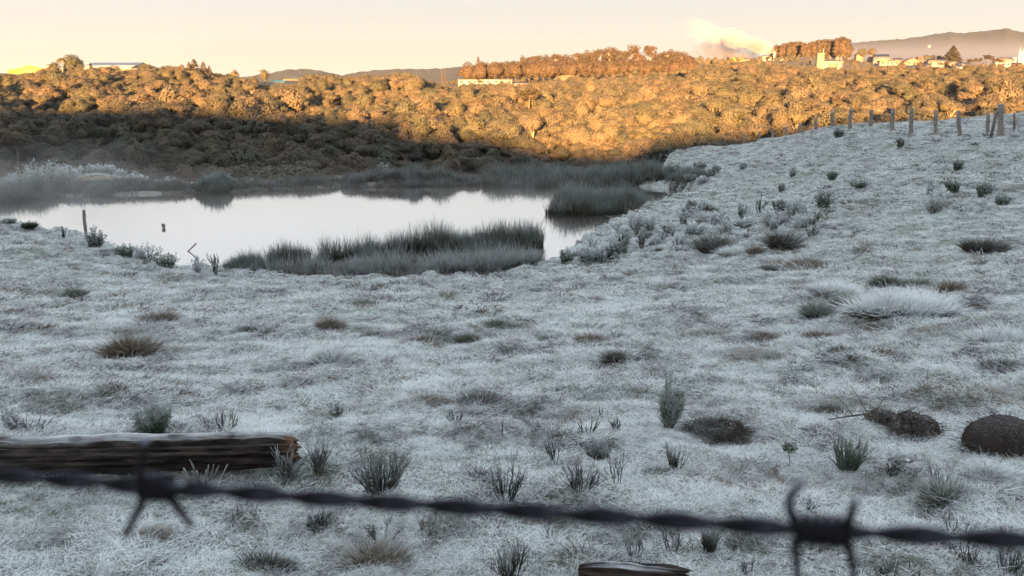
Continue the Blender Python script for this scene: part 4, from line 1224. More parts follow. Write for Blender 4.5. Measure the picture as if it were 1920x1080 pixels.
M['tussock_white'] = frosted("white_tussock", (0.10, 0.10, 0.065), (0.12, 0.11, 0.07), 0.3, 0.7, 0.0, frost=(0.80, 0.85, 0.85), amount=1.05)
TM['d'] = 'tussock_dark'; TM['w'] = 'tussock_white'
for i, (px, py_, w, h, k, lab) in enumerate(TUS):
    put("grass_tussock", lambda ww_, hh_: tussock_mesh(ww_, hh_, 400 + i, M[TM[k]], flat=0.5 if w > 90 else 0.75, radial=0.35 if k == 'w' else 0.75, n=2600 if w > 200 else None), px, py_, w, h, lab, "tussock", "grass tussocks on the pasture")

# --- rush and reed beds
def reed_bed(label, outline, height, n, mat, seed, lean=0.16, width=0.02, name="reed_bed", frost=(0, 1), rough=0.2):
    """outline: list of (px, py) on the water plane or ground; blades fill it"""
    r = np.random.default_rng(seed)
    poly = np.array([on_plane(px, py)[:2] for px, py in outline])
    lo, hi = poly.min(0), poly.max(0)
    pts = []
    while len(pts) < n:
        c = lo + (hi - lo) * r.uniform(size=(n * 3, 2))
        ins = np.zeros(len(c), bool)
        for a, b in zip(poly, np.roll(poly, -1, 0)):
            cond = ((a[1] > c[:, 1]) != (b[1] > c[:, 1])) & (c[:, 0] < (b[0]-a[0])*(c[:, 1]-a[1])/(b[1]-a[1]+1e-12) + a[0])
            ins ^= cond
        c = c[ins]
        c = c[vnoise(c[:, 0] * 1.1, c[:, 1] * 1.1, seed) > -0.62]
        pts.extend(c.tolist())
    c = np.array(pts[:n])
    lump = vnoise(c[:, 0] * 0.55 + seed, c[:, 1] * 0.55, seed)
    sm_ = vnoise(c[:, 0] * 1.6, c[:, 1] * 1.6, seed + 1)
    ed = np.full(n, 9.0)
    for a, b in zip(poly, np.roll(poly, -1, 0)):
        e_ = b - a; t_ = np.clip(((c - a) @ e_) / (e_ @ e_ + 1e-9), 0, 1)
        ed = np.minimum(ed, np.linalg.norm(c - a - t_[:, None] * e_, axis=1))
    H = height * (0.80 + 0.26 * lump + rough * sm_) * r.uniform(0.6, 1.2, n) * (0.45 + 0.55 * np.clip(ed / 0.9, 0, 1) ** 0.7)
    z = np.minimum(np.maximum(ground(c[:, 0], c[:, 1]), WATER_Z - 0.12), WATER_Z + 0.9)
    d = unit(np.c_[r.normal(size=(n, 2)) * lean, np.ones(n)])
    cen = c.mean(0)
    org = np.array([cen[0], cen[1], WATER_Z])
    g = G(); blades(g, np.c_[c, z] - org, d, H, width, r.uniform(0.02, 0.28, n), 3, r, *frost)
    o = link(name, g.mesh(name, mat), None, org)
    tag(o, label, "reeds")
    return o
reed_bed("island of dense dark rushes in the right part of the pond", [(1022, 403), (1100, 406), (1180, 405), (1226, 397), (1222, 382), (1130, 377), (1040, 382)], 1.75, 9000, M['reed'], 501, width=0.028)
reed_bed("tall dark rush bed at the water's edge behind the frosted rushes", [(500, 496), (640, 487), (800, 478), (930, 472), (1018, 466), (1018, 452), (930, 452), (780, 466), (640, 476), (500, 486)], 1.65, 9000, M['reed'], 502, width=0.028)
reed_bed("frosted purple-grey rush bed in front, on the near shore", [(500, 516), (640, 523), (780, 529), (900, 524), (1000, 510), (1026, 492), (1010, 478), (850, 494), (650, 503), (500, 506)], 1.15, 11000, M['reed_frost'], 503, width=0.026, lean=0.34, rough=0.5)
reed_bed("rounded rush clump at the left end of the near shore rushes", [(418, 514), (470, 516), (500, 512), (494, 498), (440, 498), (418, 505)], 1.25, 3000, M['reed'], 504, width=0.026, lean=0.25)
reed_bed("long dark bed of rushes along the far shore behind the rush island", [(905, 350), (1000, 351), (1120, 351), (1240, 350), (1262, 341), (1180, 336), (1000, 336), (905, 338)], 1.75, 9000, M['reed'], 505, width=0.04)
reed_bed("round dark rush clump on the far shore, left of the long bed", [(752, 350), (775, 351), (794, 349), (790, 342), (757, 342)], 1.55, 1500, M['reed'], 506, width=0.04)
reed_bed("smaller rush clump between the round one and the long far bed", [(800, 350), (832, 350), (858, 349), (850, 343), (806, 343)], 1.35, 1600, M['reed'], 507, width=0.04)
reed_bed("biggest dark rush clump on the left part of the far shore", [(366, 362), (400, 363), (436, 360), (432, 351), (372, 352)], 1.45, 2400, M['reed'], 508, width=0.04)
reed_bed("low dark rush clump left of the biggest far shore clump", [(155, 369), (190, 369), (218, 367), (212, 360), (160, 361)], 1.1, 1500, M['reed'], 509, width=0.035)
reed_bed("misty rush clump at the far left end of the pond", [(-60, 384), (60, 376), (112, 372), (106, 361), (-50, 368)], 1.5, 3200, M['reed'], 510, width=0.035)
M['sedge'] = frosted("bank_sedge", (0.045, 0.042, 0.032), (0.06, 0.055, 0.042), 0.4, 1.4, 0.0, amount=0.4)
reed_bed("thin grey sedge fringe along the left half of the far shore", [(-80, 385), (100, 371), (220, 367), (400, 362), (640, 354), (640, 344), (400, 350), (220, 353), (100, 356), (-70, 366)], 0.85, 18000, M['sedge'], 511, width=0.03, lean=0.3)
reed_bed("thin grey sedge fringe along the middle of the far shore", [(640, 354), (750, 350), (905, 349), (905, 340), (750, 340), (640, 343)], 0.95, 11000, M['sedge'], 512, width=0.03, lean=0.3)
reed_bed("dark rush clump on the far right corner of the shore", [(1245, 352), (1290, 360), (1330, 356), (1320, 344), (1260, 342)], 0.9, 2200, M['reed'], 513, width=0.035, lean=0.3)

# bushes at the pond
def bush_mesh(w, h, seed, mat, stems=30, leaf=0.035, nleaf=900, upright=0.6, taper=0.6, frost_hi=0.9, thick=0.006, asp=0.4):
    r = np.random.default_rng(seed); g = G()
    ends = []
    for i in range(stems):
        th = r.uniform(0, 6.28); q = math.sqrt(r.uniform(0, 1))
        top = np.array([math.cos(th) * q * w * 0.5, math.sin(th) * q * w * 0.5, h * (1 - 0.35 * q * q) * r.uniform(0.7, 1.05)])
        b = np.array([top[0] * (1 - upright), top[1] * (1 - upright), -0.03])
        s = np.linspace(0, 1, 5)[:, None]
        pts = b + (top - b) * s + np.array([0, 0, 0.12 * h]) * (s * (1 - s)) + np.r_[0, 1, 1, 1, 0][:, None] * r.normal(size=(5, 3)) * 0.03 * h
        pts[:, :2] = b[:2] + (top[:2] - b[:2]) * (s ** 1.4)
        tube(g, pts, np.linspace(thick, thick * 0.45, 5), 3, f=np.linspace(0.0, frost_hi, 5), cap=False)
        ends.append(pts)
    if nleaf:
        E = np.concatenate([e[1:] for e in ends])
        p = E[r.integers(0, len(E), nleaf)] + r.normal(size=(nleaf, 3)) * np.array([0.05, 0.05, 0.06]) * max(h, w)
        p[:, 2] = np.maximum(p[:, 2], 0.02)
        f = np.clip(p[:, 2] / h, 0, 1) * frost_hi + r.uniform(-0.2, 0.2, nleaf)
        d = unit(r.normal(size=(nleaf, 3)) + np.array([0, 0, 0.8]))
        cards(g, p, unit(np.cross(d, r.normal(size=(nleaf, 3)))), leaf * r.uniform(0.6, 1.3, nleaf), r, frost=f, asp=asp)
    return g.mesh("plant", mat)

def broom_mesh(w, h, seed, mat, stems=24, fork=2, thick=0.007, spread=0.8, bare=False):
    """winged-stem weed: stems rise from one root, fork and curve upright"""
    r = np.random.default_rng(seed); g = G()
    def grow(b, d, ln, th, depth):
        s = np.linspace(0, 1, 5)[:, None]
        up = np.array([0, 0, 1.0])
        pts = b + d * ln * s + up * (0.22 * ln * s ** 2) + r.normal(size=(5, 3)) * 0.025 * ln * np.r_[0, 1, 1, 1, 1][:, None]
        z = np.clip(pts[:, 2] / max(h, 0.01), 0, 1)
        tube(g, pts, np.linspace(th, th * 0.6, 5), 4, f=z * 0.9, cap=True)
        if depth > 0:
            for k in range(fork):
                i = r.integers(1, 4)
                dd = unit((d + r.normal(size=3) * 0.38 + np.array([0, 0, 0.3]))[None])[0]
                grow(pts[i], dd, ln * r.uniform(0.42, 0.7), th * 0.8, depth - 1)
    for i in range(stems):
        th = r.uniform(0, 6.28); q = math.sqrt(r.uniform(0, 1))
        d = unit(np.array([[math.cos(th) * q * spread * w / h * 0.7, math.sin(th) * q * spread * w / h * 0.7, 1.0]]))[0]
        b = np.array([math.cos(th) * q * w * 0.14, math.sin(th) * q * w * 0.14, -0.03])
        grow(b, d, h * r.uniform(0.5, 0.85), thick * r.uniform(0.7, 1.15), 2 if not bare else 1)
    return g.mesh("plant", mat)

M['weed_green'] = frosted('green_weed', (0.06, 0.085, 0.05), (0.08, 0.105, 0.065), 0.3, 1.4, 0.15, amount=0.6, pscale=6)
def bushy_mesh(w, h, seed, mat):
    """narrow weed: a leafy lower mass of fine upright twigs and a few long shoots above it"""
    r = np.random.default_rng(seed); g = G()
    for i in range(70):
        th = r.uniform(0, 6.28); q = math.sqrt(r.uniform(0, 1)); tall = i < 7
        hh = h * (r.uniform(0.75, 1.0) if tall else r.uniform(0.3, 0.62))
        cx = -0.12 * w if tall else 0.06 * w
        top = np.array([cx + math.cos(th) * q * w * (0.15 if tall else 0.42), math.sin(th) * q * w * 0.4, hh])
        s_ = np.linspace(0, 1, 6)[:, None]
        b0 = np.array([math.cos(th) * q * w * 0.12, math.sin(th) * q * w * 0.12, -0.03])
        pts = b0 + (top - b0) * np.c_[s_ ** 1.3, s_ ** 1.3, s_]
        tube(g, pts, np.linspace(0.0055, 0.002, 6), 3, f=np.linspace(0, 0.8, 6), cap=False)
        m = 26
        p_ = pts[r.integers(2, 6, m)] + r.normal(size=(m, 3)) * 0.012
        d = unit(r.normal(size=(m, 3)) * 0.5 + np.array([0, 0, 1.0]))
        blades(g, p_, d, 0.05, 0.007, 0.1, 1, r, 0.2 + 0.5 * hh / h, 0.9)
    return g.mesh("plant", mat)

WEEDS = [ # px, base, w, h, style, label
    (1253, 802, 62, 112, 'bushy', "dark green bushy weed with one tall shoot, tallest plant of the open field"),
    (290, 826, 72, 74, 'feather', "feathery green weed growing behind the fallen log"),
    (715, 922, 125, 92, 'broomd', "biggest dark broom weed, dense and fan-shaped, just above the wire"),
    (1590, 882, 82, 76, 'cactus', "dense green weed of thick upright stems, above the right barb"),
    (948, 934, 82, 84, 'broom', "pale green broom weed touching the wire in the centre"),
    (1045, 866, 70, 82, 'bare', "bare branching weed behind the pale green broom weed"),
    (1090, 916, 100, 70, 'broom', "wide loose broom weed right of the centre, just above the wire"),
    (1160, 912, 70, 80, 'bare', "spreading bare weed with one long slanting twig, right of the loose broom weed"),
    (1122, 862, 60, 36, 'broomd', "low dark broom weed behind the wide loose one"),
    (1267, 880, 46, 48, 'broom', "small dark broom weed below the dark green bushy one"),
    (1478, 870, 34, 48, 'herb', "little weed like a tree with a round head on one thin stem"),
    (1674, 892, 44, 62, 'frost', "frost-covered weed right of the thick-stemmed green one"),
    (1752, 926, 64, 84, 'bare', "thin bare forked weed right of the frost-covered one"),
    (545, 902, 64, 62, 'broom', "broom weed at the right end of the fallen log"),
    (599, 892, 40, 74, 'broom', "narrow upright broom weed right of the log's end"),
    (418, 806, 96, 56, 'dry', "dry brown branched weed above the fallen log"),
    (633, 781, 36, 38, 'frost', "small pale weed right of the dry branched one"),
    (60, 812, 70, 46, 'dry', "dry thin stems at the left edge above the log"),
    (20, 806, 40, 58, 'frost', "frosted grassy weed cut by the left edge"),
    (850, 794, 34, 34, 'bare', "tiny forked weed below the dark shaggy tussock"),
    (941, 818, 16, 54, 'spike', "single dark upright stem in the middle of the field"),
    (1127, 784, 22, 34, 'spike', "small upright stem above the group of little weeds"),
    (1102, 812, 40, 40, 'bare', "little bare weed, left of a pair in mid field"),
    (1158, 808, 24, 36, 'bare', "little bare weed, right of a pair in mid field"),
    (958, 1090, 76, 96, 'broom', "broom weed at the bottom centre, cut by the picture's lower edge"),
    (720, 1008, 90, 62, 'bare', "thin bare twigs just below the wire, left of centre"),
    (800, 1000, 50, 52, 'bare', "thin bare weed below the wire, right of the left twigs"),
    (605, 990, 70, 40, 'broomd', "dark clump of stems right below the wire"),
    (1030, 1010, 26, 56, 'spike', "upright dark shoot directly under the wire in the centre"),
    (1190, 1050, 60, 78, 'bare', "loose bare weed behind the bottom piece of wood"),
    (1262, 1040, 60, 90, 'bare', "long-stemmed bare weed right of the bottom piece of wood"),
    (1330, 1034, 34, 52, 'broomd', "small dark shoot under the wire, left of the right barb"),
    (1820, 1062, 60, 90, 'bare', "tall thin weed under the wire at lower right"),
    (1890, 1080, 90, 76, 'broom', "dense broom weed in the lower right corner"),
    (1520, 960, 44, 36, 'bare', "small forked weed seen between the horns of the right barb"),
    (1790, 1000, 50, 50, 'bare', "spiky bare weed just above the wire at right"),
    (385, 910, 90, 66, 'cactusp', "thick pale fingers of weed in front of the log, right of the left barb"),
    (228, 898, 60, 48, 'cactusp', "small pale fingered weed in front of the log, behind the left barb"),
    (320, 880, 26, 40, 'spike', "single pale stalk standing against the dark log"),
    (440, 984, 30, 64, 'spike', "thin stalk below the wire right of the left barb"),
    (1400, 1076, 40, 50, 'bare', "thin weed at the bottom, left of the right barb's leg"),
    (1670, 1082, 70, 46, 'broom', "low broom weed at the bottom edge right of the barb's legs"),
    # slope above the right bank
    (1542, 390, 44, 30, 'shrub', "dark rounded shrub on the right slope, above the frosted thicket"),
    (1559, 338, 18, 18, 'shrub', "small dark round shrub high on the slope below the fence's middle"),
    (1795, 320, 22, 20, 'shrub', "dark ball-shaped shrub high on the right slope, topped by a frosted shoot"),
    (1846, 373, 38, 34, 'shrub', "two-pronged green shrub near the right edge of the slope"),
    (1879, 386, 30, 22, 'shrub', "low green shrub right below the two-pronged one"),
    (1785, 361, 30, 24, 'shrub', "green shrub at the top of the right-hand shrub cluster"),
    (1741, 368, 24, 36, 'frost', "thin frosted shrub at the upper left of the right-hand cluster"),
    (1752, 398, 50, 36, 'shrubf', "widest frosted shrub at the foot of the right-hand cluster"),
    (1763, 380, 36, 26, 'shrubf', "pale frosted shrub in the heart of the right-hand cluster"),
    (1486, 410, 48, 42, 'shrubf', "frosted grey-green shrub in the thicket above the dark upright tussock"),
    (1462, 398, 30, 26, 'shrub', "darker green shrub at the top of the frosted thicket"),
    (1448, 424, 60, 32, 'shrubf', "low wide frosted shrub in the left part of the thicket"),
    (1500, 430, 50, 30, 'shrubf', "frosted leafy shrub in the right part of the thicket"),
    (1466, 362, 12, 14, 'shrub', "tiny dark shrub high above the thicket"),
    (1393, 318, 14, 16, 'shrubf', "tiny frosted shrub on the slope below the far fence posts"),
    (1688, 276, 14, 16, 'shrub', "tiny dark shrub just below the fence row"),
    (1572, 258, 20, 14, 'shrub', "tiny dark shrub at the foot of the fence near its crest"),
    (1485, 332, 14, 18, 'shrubf', "tiny frosted shrub on the slope, left of the small dark round one"),
    (1608, 352, 46, 12, 'shrub', "flat dark shrub beside the small dark round one on the slope"),
    # pond edge, right bank
    (1218, 432, 30, 36, 'frost', "frosted weed sticking up over the waterline beside the rush island"),
    (1196, 440, 24, 46, 'shrubf', "taller grey-green weed at the waterline below the rush island"),
    (1252, 438, 26, 26, 'frost', "pale leafy weed on the bank, right of the taller one"),
    (1150, 486, 34, 34, 'shrub', "darker green bush on the bank at the right end of the weeds"),
    (1132, 492, 50, 40, 'shrubf', "broad pale green bush on the near right bank"),
    (1098, 492, 44, 36, 'shrubf', "frosted bush just right of the water's end"),
    (1062, 494, 34, 26, 'shrub', "small dark bush at the tip of the water beside the frosted rushes"),
    (1280, 420, 30, 30, 'frost', "frosted weed high on the right bank"),
    (1300, 440, 40, 24, 'shrubf', "low frosted bush on the right bank above the white tussock"),
    (1322, 400, 16, 22, 'spike', "thin dark stem on the bank near the water's far corner"),
    (1230, 462, 26, 24, 'frost', "small frosted weed on the slope below the waterline weeds"),
    (1204, 466, 20, 34, 'bare', "bare dark twig plant on the right bank"),
    (1270, 460, 40, 26, 'frost', "frosted curled weed mid-bank, left of the dark grey tussock"),
    (1360, 440, 50, 30, 'frost', "loose frosted weed between the bank and the thicket"),
    (1400, 428, 40, 22, 'shrubf', "low grey weed left of the frosted thicket"),
    (1170, 452, 30, 28, 'frost', "feathery frosted weed at the edge of the reflection"),
    (1340, 420, 30, 22, 'frost', "little frosted weed upslope of the loose one"),
    (1295, 400, 22, 26, 'shrub', "dark weed where the bank meets the far corner of the pond"),
    # pond edge, left
    (179, 466, 40, 38, 'shrubd', "dark bushy clump beside the leaning stake"),
    (236, 482, 40, 24, 'shrub', "dark low bush on the left shore, first of the row"),
    (275, 490, 60, 32, 'shrubf', "grey-green shrub in the middle of the left shore row"),
    (312, 502, 50, 26, 'shrub', "dark green shrub at the right end of the left shore row"),
    (371, 513, 26, 36, 'frost', "frosted leafy weed beside the bent stick's foot"),
    (404, 514, 36, 42, 'bare', "arching dark weed left of the rounded rush clump"),
    (55, 428, 46, 14, 'reedy', "dark grass clump on the crest of the left mound"),
    (118, 446, 18, 20, 'bare', "thin weed on the edge of the left mound"),
    (15, 422, 30, 10, 'shrub', "low dark weed at the left edge of the mound's crest")]
wm_ = {'bushy': 'weed_green', 'feather': 'weed_green', 'broomd': 'weed_dark', 'broom': 'weed_dark', 'cactus': 'weed_green', 'bare': 'weed_dark', 'herb': 'weed_green', 'frost': 'weed_frost', 'dry': 'weed_dry', 'spike': 'weed_dark', 'shrub': 'weed_green', 'shrubf': 'weed_frost', 'cactusp': 'weed_frost', 'reedy': 'reed', 'shrubd': 'weed_dark'}
for i, (px, py_, w, h, st, lab) in enumerate(WEEDS):
    sd = 700 + i; m_ = M[wm_[st]]
    Yh = hit(px, py_)[1]; tk = max(0.0032, 1.25 * Yh / F)      # stem half-thickness
    if st == 'bushy': fn = lambda a, b: bushy_mesh(a, b, sd, m_)
    elif st == 'feather': fn = lambda a, b: bush_mesh(a, b, sd, m_, 60, 0.030, 2600, 0.7, thick=0.0025, asp=0.10)
    elif st == 'broomd': fn = lambda a, b: broom_mesh(a, b, sd, m_, 64, 2, tk * 0.9)
    elif st == 'broom': fn = lambda a, b: broom_mesh(a, b, sd, m_, 22, 2, tk * 0.8)
    elif st == 'cactus': fn = lambda a, b: broom_mesh(a, b, sd, m_, 46, 1, tk * 1.6, 0.75, True)
    elif st == 'cactusp': fn = lambda a, b: broom_mesh(a, b, sd, m_, 9, 1, tk * 1.8, 1.1, True)
    elif st == 'bare': fn = lambda a, b: broom_mesh(a, b, sd, m_, 6, 2, tk * 0.8, 1.0)
    elif st == 'dry': fn = lambda a, b: broom_mesh(a, b, sd, m_, 9, 2, tk * 0.8, 1.1)
    elif st == 'spike': fn = lambda a, b: broom_mesh(a, b, sd, m_, 2, 1, tk * 0.9, 0.4, True)
    elif st == 'herb':
        def fn(a, b, sd=sd, m_=m_):
            r = np.random.default_rng(sd); g = G()
            tube(g, [(0.02, 0, -0.03), (0, 0, b * 0.4), (-0.01, 0, b * 0.75)], [0.004, 0.0035, 0.003], 4, f=0.2)
            d = unit(r.normal(size=(260, 3))); p = np.array([0, 0, b * 0.75]) + d * np.array([a * .5, a * .5, b * .25]) * r.uniform(0.2, 1, (260, 1))
            cards(g, p, d, 0.012, r, frost=r.uniform(0.1, 0.9, 260)); return g.mesh("plant", m_)
    elif st == 'frost': fn = lambda a, b: bush_mesh(a, b, sd, m_, 14, max(0.025, 2.4 * Yh / F), 200, 0.6, thick=tk * 0.8, frost_hi=1.0)
    elif st == 'reedy': fn = lambda a, b: broom_mesh(a, b, sd, m_, 130, 1, tk * 0.7, 0.9, True)
    else: fn = lambda a, b: bush_mesh(a, b, sd, m_, 26, max(0.03, 2.6 * Yh / F), 650, 0.5, thick=tk * 0.8, frost_hi=0.95)
    nm = "shrub" if st in ('shrub', 'shrubd', 'shrubf', 'bushy', 'feather') else ("grass_clump" if st == 'reedy' else "weed")
    put(nm, fn, px, py_, w, h, lab, "shrub" if nm == "shrub" else "weed", "shrubs and weeds on the pasture")

rt = random.Random(5)
for i in range(58):
    px = rt.uniform(1085, 1330); lo = np.interp(px, [1085, 1150, 1200, 1260, 1330], [478, 440, 414, 398, 385]); hi_ = np.interp(px, [1085, 1150, 1250, 1330], [496, 486, 470, 448])
    if i >= 40: px = rt.uniform(1330, 1530); lo, hi_ = 398, 452
    py_ = rt.uniform(lo, hi_); w = rt.uniform(14, 34); h = rt.uniform(12, 30)
    q = hit(px, py_)
    Yh = q[1]; k = Yh / F
    st = rt.choice(['a', 'a', 'b', 'c'])
    if st == 'a': me = bush_mesh(w * k, h * k, 1100 + i, M['weed_frost'], 14, max(0.02, 1.9 * k), 180, 0.6, thick=1.0 * k, frost_hi=1.0)
    elif st == 'b': me = broom_mesh(w * k, h * k, 1100 + i, M['weed_green'], 8, 2, 0.9 * k)
    else: me = tussock_mesh(w * 1.3 * k, h * 0.7 * k, 1100 + i, M['tussock_white'], 260)
    tag(link("weed", me, None, q), "small rimed weed among many on the pond's right bank" if i < 40 else "small rimed weed in the thicket above the white tussock", "weed", "small weeds of the right bank" if i < 40 else "small weeds of the thicket")

for i, (px, Y_s) in enumerate([(1243, 66), (1256, 63), (1268, 67), (1280, 62), (1292, 66), (1305, 70), (1318, 64), (1330, 68), (1262, 72), (1285, 74), (1310, 76), (1340, 74)]):
    x = (px - 960) / F * Y_s; k = Y_s / F
    if pond_sd(np.array([x]), np.array([Y_s]))[0] < 0.3: continue
    hs = [16, 20, 14, 18, 15, 20, 14, 16, 18, 14, 16, 12][i]
    me = bush_mesh(hs * 1.7 * k, hs * k, 1300 + i, M['weed_green'] if i % 3 else M['weed_frost'], 24, 0.09, 420, 0.4, thick=0.018)
    tag(link("shrub", me, None, (x, Y_s, gz(x, Y_s))), "dark scrub where the slope meets the far right corner of the pond", "shrub", "scrub at the pond's far right corner")

# frosted shrubs along the bank beyond the pond
bank_labels = []
for i in range(26):
    px = [5, 22, 40, 62, 84, 104, 126, 148, 165, 184, 205, 226, 250, 268, 298, 318, 420, 440, 470, 500, 528, 560, 596, 640, 720, 880][i]
    Y = 73 + (i * 7 % 5) * 0.8 if i > 6 else 69 + (i % 3)
    x = (px - 960) / F * Y
    zz = gz(x, Y)
    k = Y / F
    hp = [26, 30, 34, 44, 48, 38, 30, 22, 18, 20, 20, 16, 22, 14, 14, 18, 30, 26, 20, 16, 18, 22, 18, 16, 24, 14][i]
    me = bush_mesh(hp * 1.5 * k, hp * k, 900 + i, M['weed_frost'] if i < 16 else M['weed_green'], 22, 0.10, 420, 0.4, thick=0.02)
    lab = "hoary tall shrub in the mist at the far left of the bank" if i < 7 else ("low frosted shrub along the far bank's white strip" if i < 16 else "grey frosted shrub on the far bank before the dark wood")
    grp = "misty shrubs at the left of the far bank" if i < 7 else ("low shrubs on the far bank's white strip" if i < 16 else "grey shrubs before the dark wood")
    tag(link("shrub", me, None, (x, Y, zz)), lab, "shrub", grp)

# ------------------------------------------------------------------ stake, stump and stick in the pond
M['wet_wood'] = plain("weathered_wood", (0.22, 0.20, 0.18), 0.9, 0.45, 5.0)
def stick(name, p0, p1, r0, r1, label, cat, seed, n=7):
    r = np.random.default_rng(seed); s = np.linspace(0, 1, 8)[:, None]
    p0 = np.array(p0); p1 = np.array(p1)
    pts = (p1 - p0) * s + r.normal(size=(8, 3)) * r0 * 0.15
    g = G(); tube(g, pts, np.linspace(r0, r1, 8) * r.uniform(0.9, 1.1, 8), n)
    tag(link(name, g.mesh(name, M['wet_wood']), None, p0), label, cat)
b = P(162, 452, 42.5); tp = P(157, 393, 42.5)
stick("wooden_stake", (b[0], 42.5, min(b[2], -8.0)), tp, 0.085, 0.07, "leaning grey wooden stake standing in the left edge of the pond", "stake", 31)
b = on_plane(308, 427)
stick("stump", (b[0] + .02, b[1], -8.3), (b[0] - .03, b[1], b[2] + 0.20), 0.13, 0.10, "short grey stump poking out of the pond, with its reflection", "stump", 32, 9)
b = on_plane(353, 471)
up = P(368, 456, b[1])
dd = np.array([up[0], b[1], up[2]]) - b
stick("slanting_stick", b - dd * 0.35, b + dd, 0.035, 0.03, "thin stick slanting out of the water near the left shore", "stick", 33)

# ------------------------------------------------------------------ fallen log, wood piece, mounds, branch
def bark_mat(lo=0.8, hi=1.45, top=0.1):
    m, nt, b = new_mat("old_log_wood")
    tc = N(nt, "ShaderNodeTexCoord")
    mp = N(nt, "ShaderNodeMapping"); mp.inputs["Scale"].default_value = (3.0, 15, 15)
    nt.links.new(tc.outputs["Object"], mp.inputs[0])
    n1 = noise(nt, 1.6, 6, 0.65, mp.outputs[0]); n2 = noise(nt, 3.0, 4, 0.6, tc.outputs["Object"])
    c = mixrgb(nt, ramp(nt, n1, 0.4, 0.62), (0.010, 0.009, 0.008), (0.050, 0.041, 0.034))
    at = N(nt, "ShaderNodeAttribute"); at.attribute_name = "frost"
    c = mixrgb(nt, math_n(nt, 'MULTIPLY', at.outputs["Fac"], ramp(nt, n1, 0.3, 0.6)), c, (0.20, 0.12, 0.07))
    geo = N(nt, "ShaderNodeNewGeometry"); sp = N(nt, "ShaderNodeSeparateXYZ"); nt.links.new(geo.outputs["Normal"], sp.inputs[0])
    f = math_n(nt, 'ADD', sp.outputs[2], math_n(nt, 'MULTIPLY', math_n(nt, 'SUBTRACT', n1, 0.5), 0.9))
    f = math_n(nt, 'ADD', f, math_n(nt, 'MULTIPLY', math_n(nt, 'SUBTRACT', n2, 0.5), 1.5))
    so = N(nt, "ShaderNodeSeparateXYZ"); nt.links.new(tc.outputs["Object"], so.inputs[0])
    f = math_n(nt, 'MULTIPLY', ramp(nt, f, lo, hi), 0.75)
    f = math_n(nt, 'MULTIPLY', f, ramp(nt, so.outputs[2], top * 0.7, top * 1.25))
    c = mixrgb(nt, f, c, FROST)
    nt.links.new(c, b.inputs["Base Color"])
    bp = N(nt, "ShaderNodeBump"); bp.inputs["Strength"].default_value = 0.9; bp.inputs["Distance"].default_value = 0.03
    nt.links.new(n1, bp.inputs["Height"]); nt.links.new(bp.outputs[0], b.inputs["Normal"])
    b.inputs["Roughness"].default_value = 0.9; b.inputs["Specular IOR Level"].default_value = 0.15
    return m
M['log'] = bark_mat(0.55, 1.2, 0.10)
M['log_rimed'] = bark_mat(0.5, 1.0, 0.055)
def log(name, p0, p1, rad, label, seed, warm_end=True, flat=0.9, nu=260, nv=72):
    p0 = np.array(p0, float); p1 = np.array(p1, float)
    L = np.linalg.norm(p1 - p0); ax = (p1 - p0) / L
    sd = unit(np.cross(ax, np.array([[0, 0, 1.0]])))[0]; upv = np.cross(sd, ax)
    u = np.linspace(0, 1, nu); th = np.arange(nv) * 2 * math.pi / nv
    U, T = np.meshgrid(u, th, indexing='ij')
    rr = rad * (1 + 0.16 * vnoise(U * 4.5, T * 0, seed) + 0.24 * vnoise(np.cos(T) * 3.2 + U * 1.2, np.sin(T) * 3.2, seed + 1) + 0.16 * vnoise(np.cos(T) * 8 + U * 3, np.sin(T) * 8 + U, seed + 2) + 0.06 * vnoise(U * L * 12, T * 5, seed + 3) + 0.16 * (np.abs(vnoise(U * L * 1.3 + 0.6 * np.cos(T), T * 3.2, seed + 4)) - 0.35) + 0.10 * (np.abs(vnoise(U * L * 3.1, T * 7, seed + 5)) - 0.3))
    endn = (1 - u) * L
    rr = rr * (1 - 0.45 * np.exp(-endn / 0.05))[:, None] * (1 - 0.45 * np.exp(-(u * L) / 0.05))[:, None]
    jag = 0.5 * vnoise(np.cos(T) * 3, np.sin(T) * 3, seed + 8) + 0.5 * vnoise(np.cos(T) * 8, np.sin(T) * 8, seed + 9)
    X = U * L + 0.06 * jag * np.clip((U - 0.9) / 0.1, 0, 1)
    Yl = np.cos(T) * rr; Zl = np.sin(T) * rr * flat
    g = G()
    V = np.stack([X, Yl, Zl], -1).reshape(-1, 3)
    idx = np.arange(nu * nv).reshape(nu, nv)
    nx_ = np.roll(idx, -1, 1)
    warm = np.repeat(np.clip((u - 0.95) / 0.05, 0, 0.8) if warm_end else np.zeros(nu), nv)
    g.add(V, np.stack([idx[:-1], nx_[:-1], nx_[1:], idx[1:]], -1).reshape(-1, 4), warm)
    for ring, s_ in ((0, 0.01), (nu - 1, L - 0.01)):
        rim = V.reshape(nu, nv, 3)[ring]
        cen = rim.mean(0); cen[0] = s_
        mid = cen + (rim - cen) * 0.55; mid[:, 0] = s_ + rng.normal(size=nv) * 0.008
        vv_ = np.concatenate([rim, mid, cen[None]])
        q = [(j, (j+1) % nv, nv + (j+1) % nv, nv + j) for j in range(nv)]; t = [(nv + j, nv + (j+1) % nv, 2*nv) for j in range(nv)]
        if ring == 0: q = [x[::-1] for x in q]; t = [x[::-1] for x in t]
        b0 = g.n; g.add(vv_, q, np.full(len(vv_), 0.5 if warm_end else 0.2)); g.t.append(np.array(t) + b0)
    me = g.mesh(name, M['log'] if warm_end else M['log_rimed'], False)
    o = link(name, me, None, p0)
    o.rotation_euler = Matrix((ax, sd, upv)).transposed().to_euler()
    tag(o, label, "log")
    return o
q0 = hit(-60, 884); q1 = hit(556, 866)
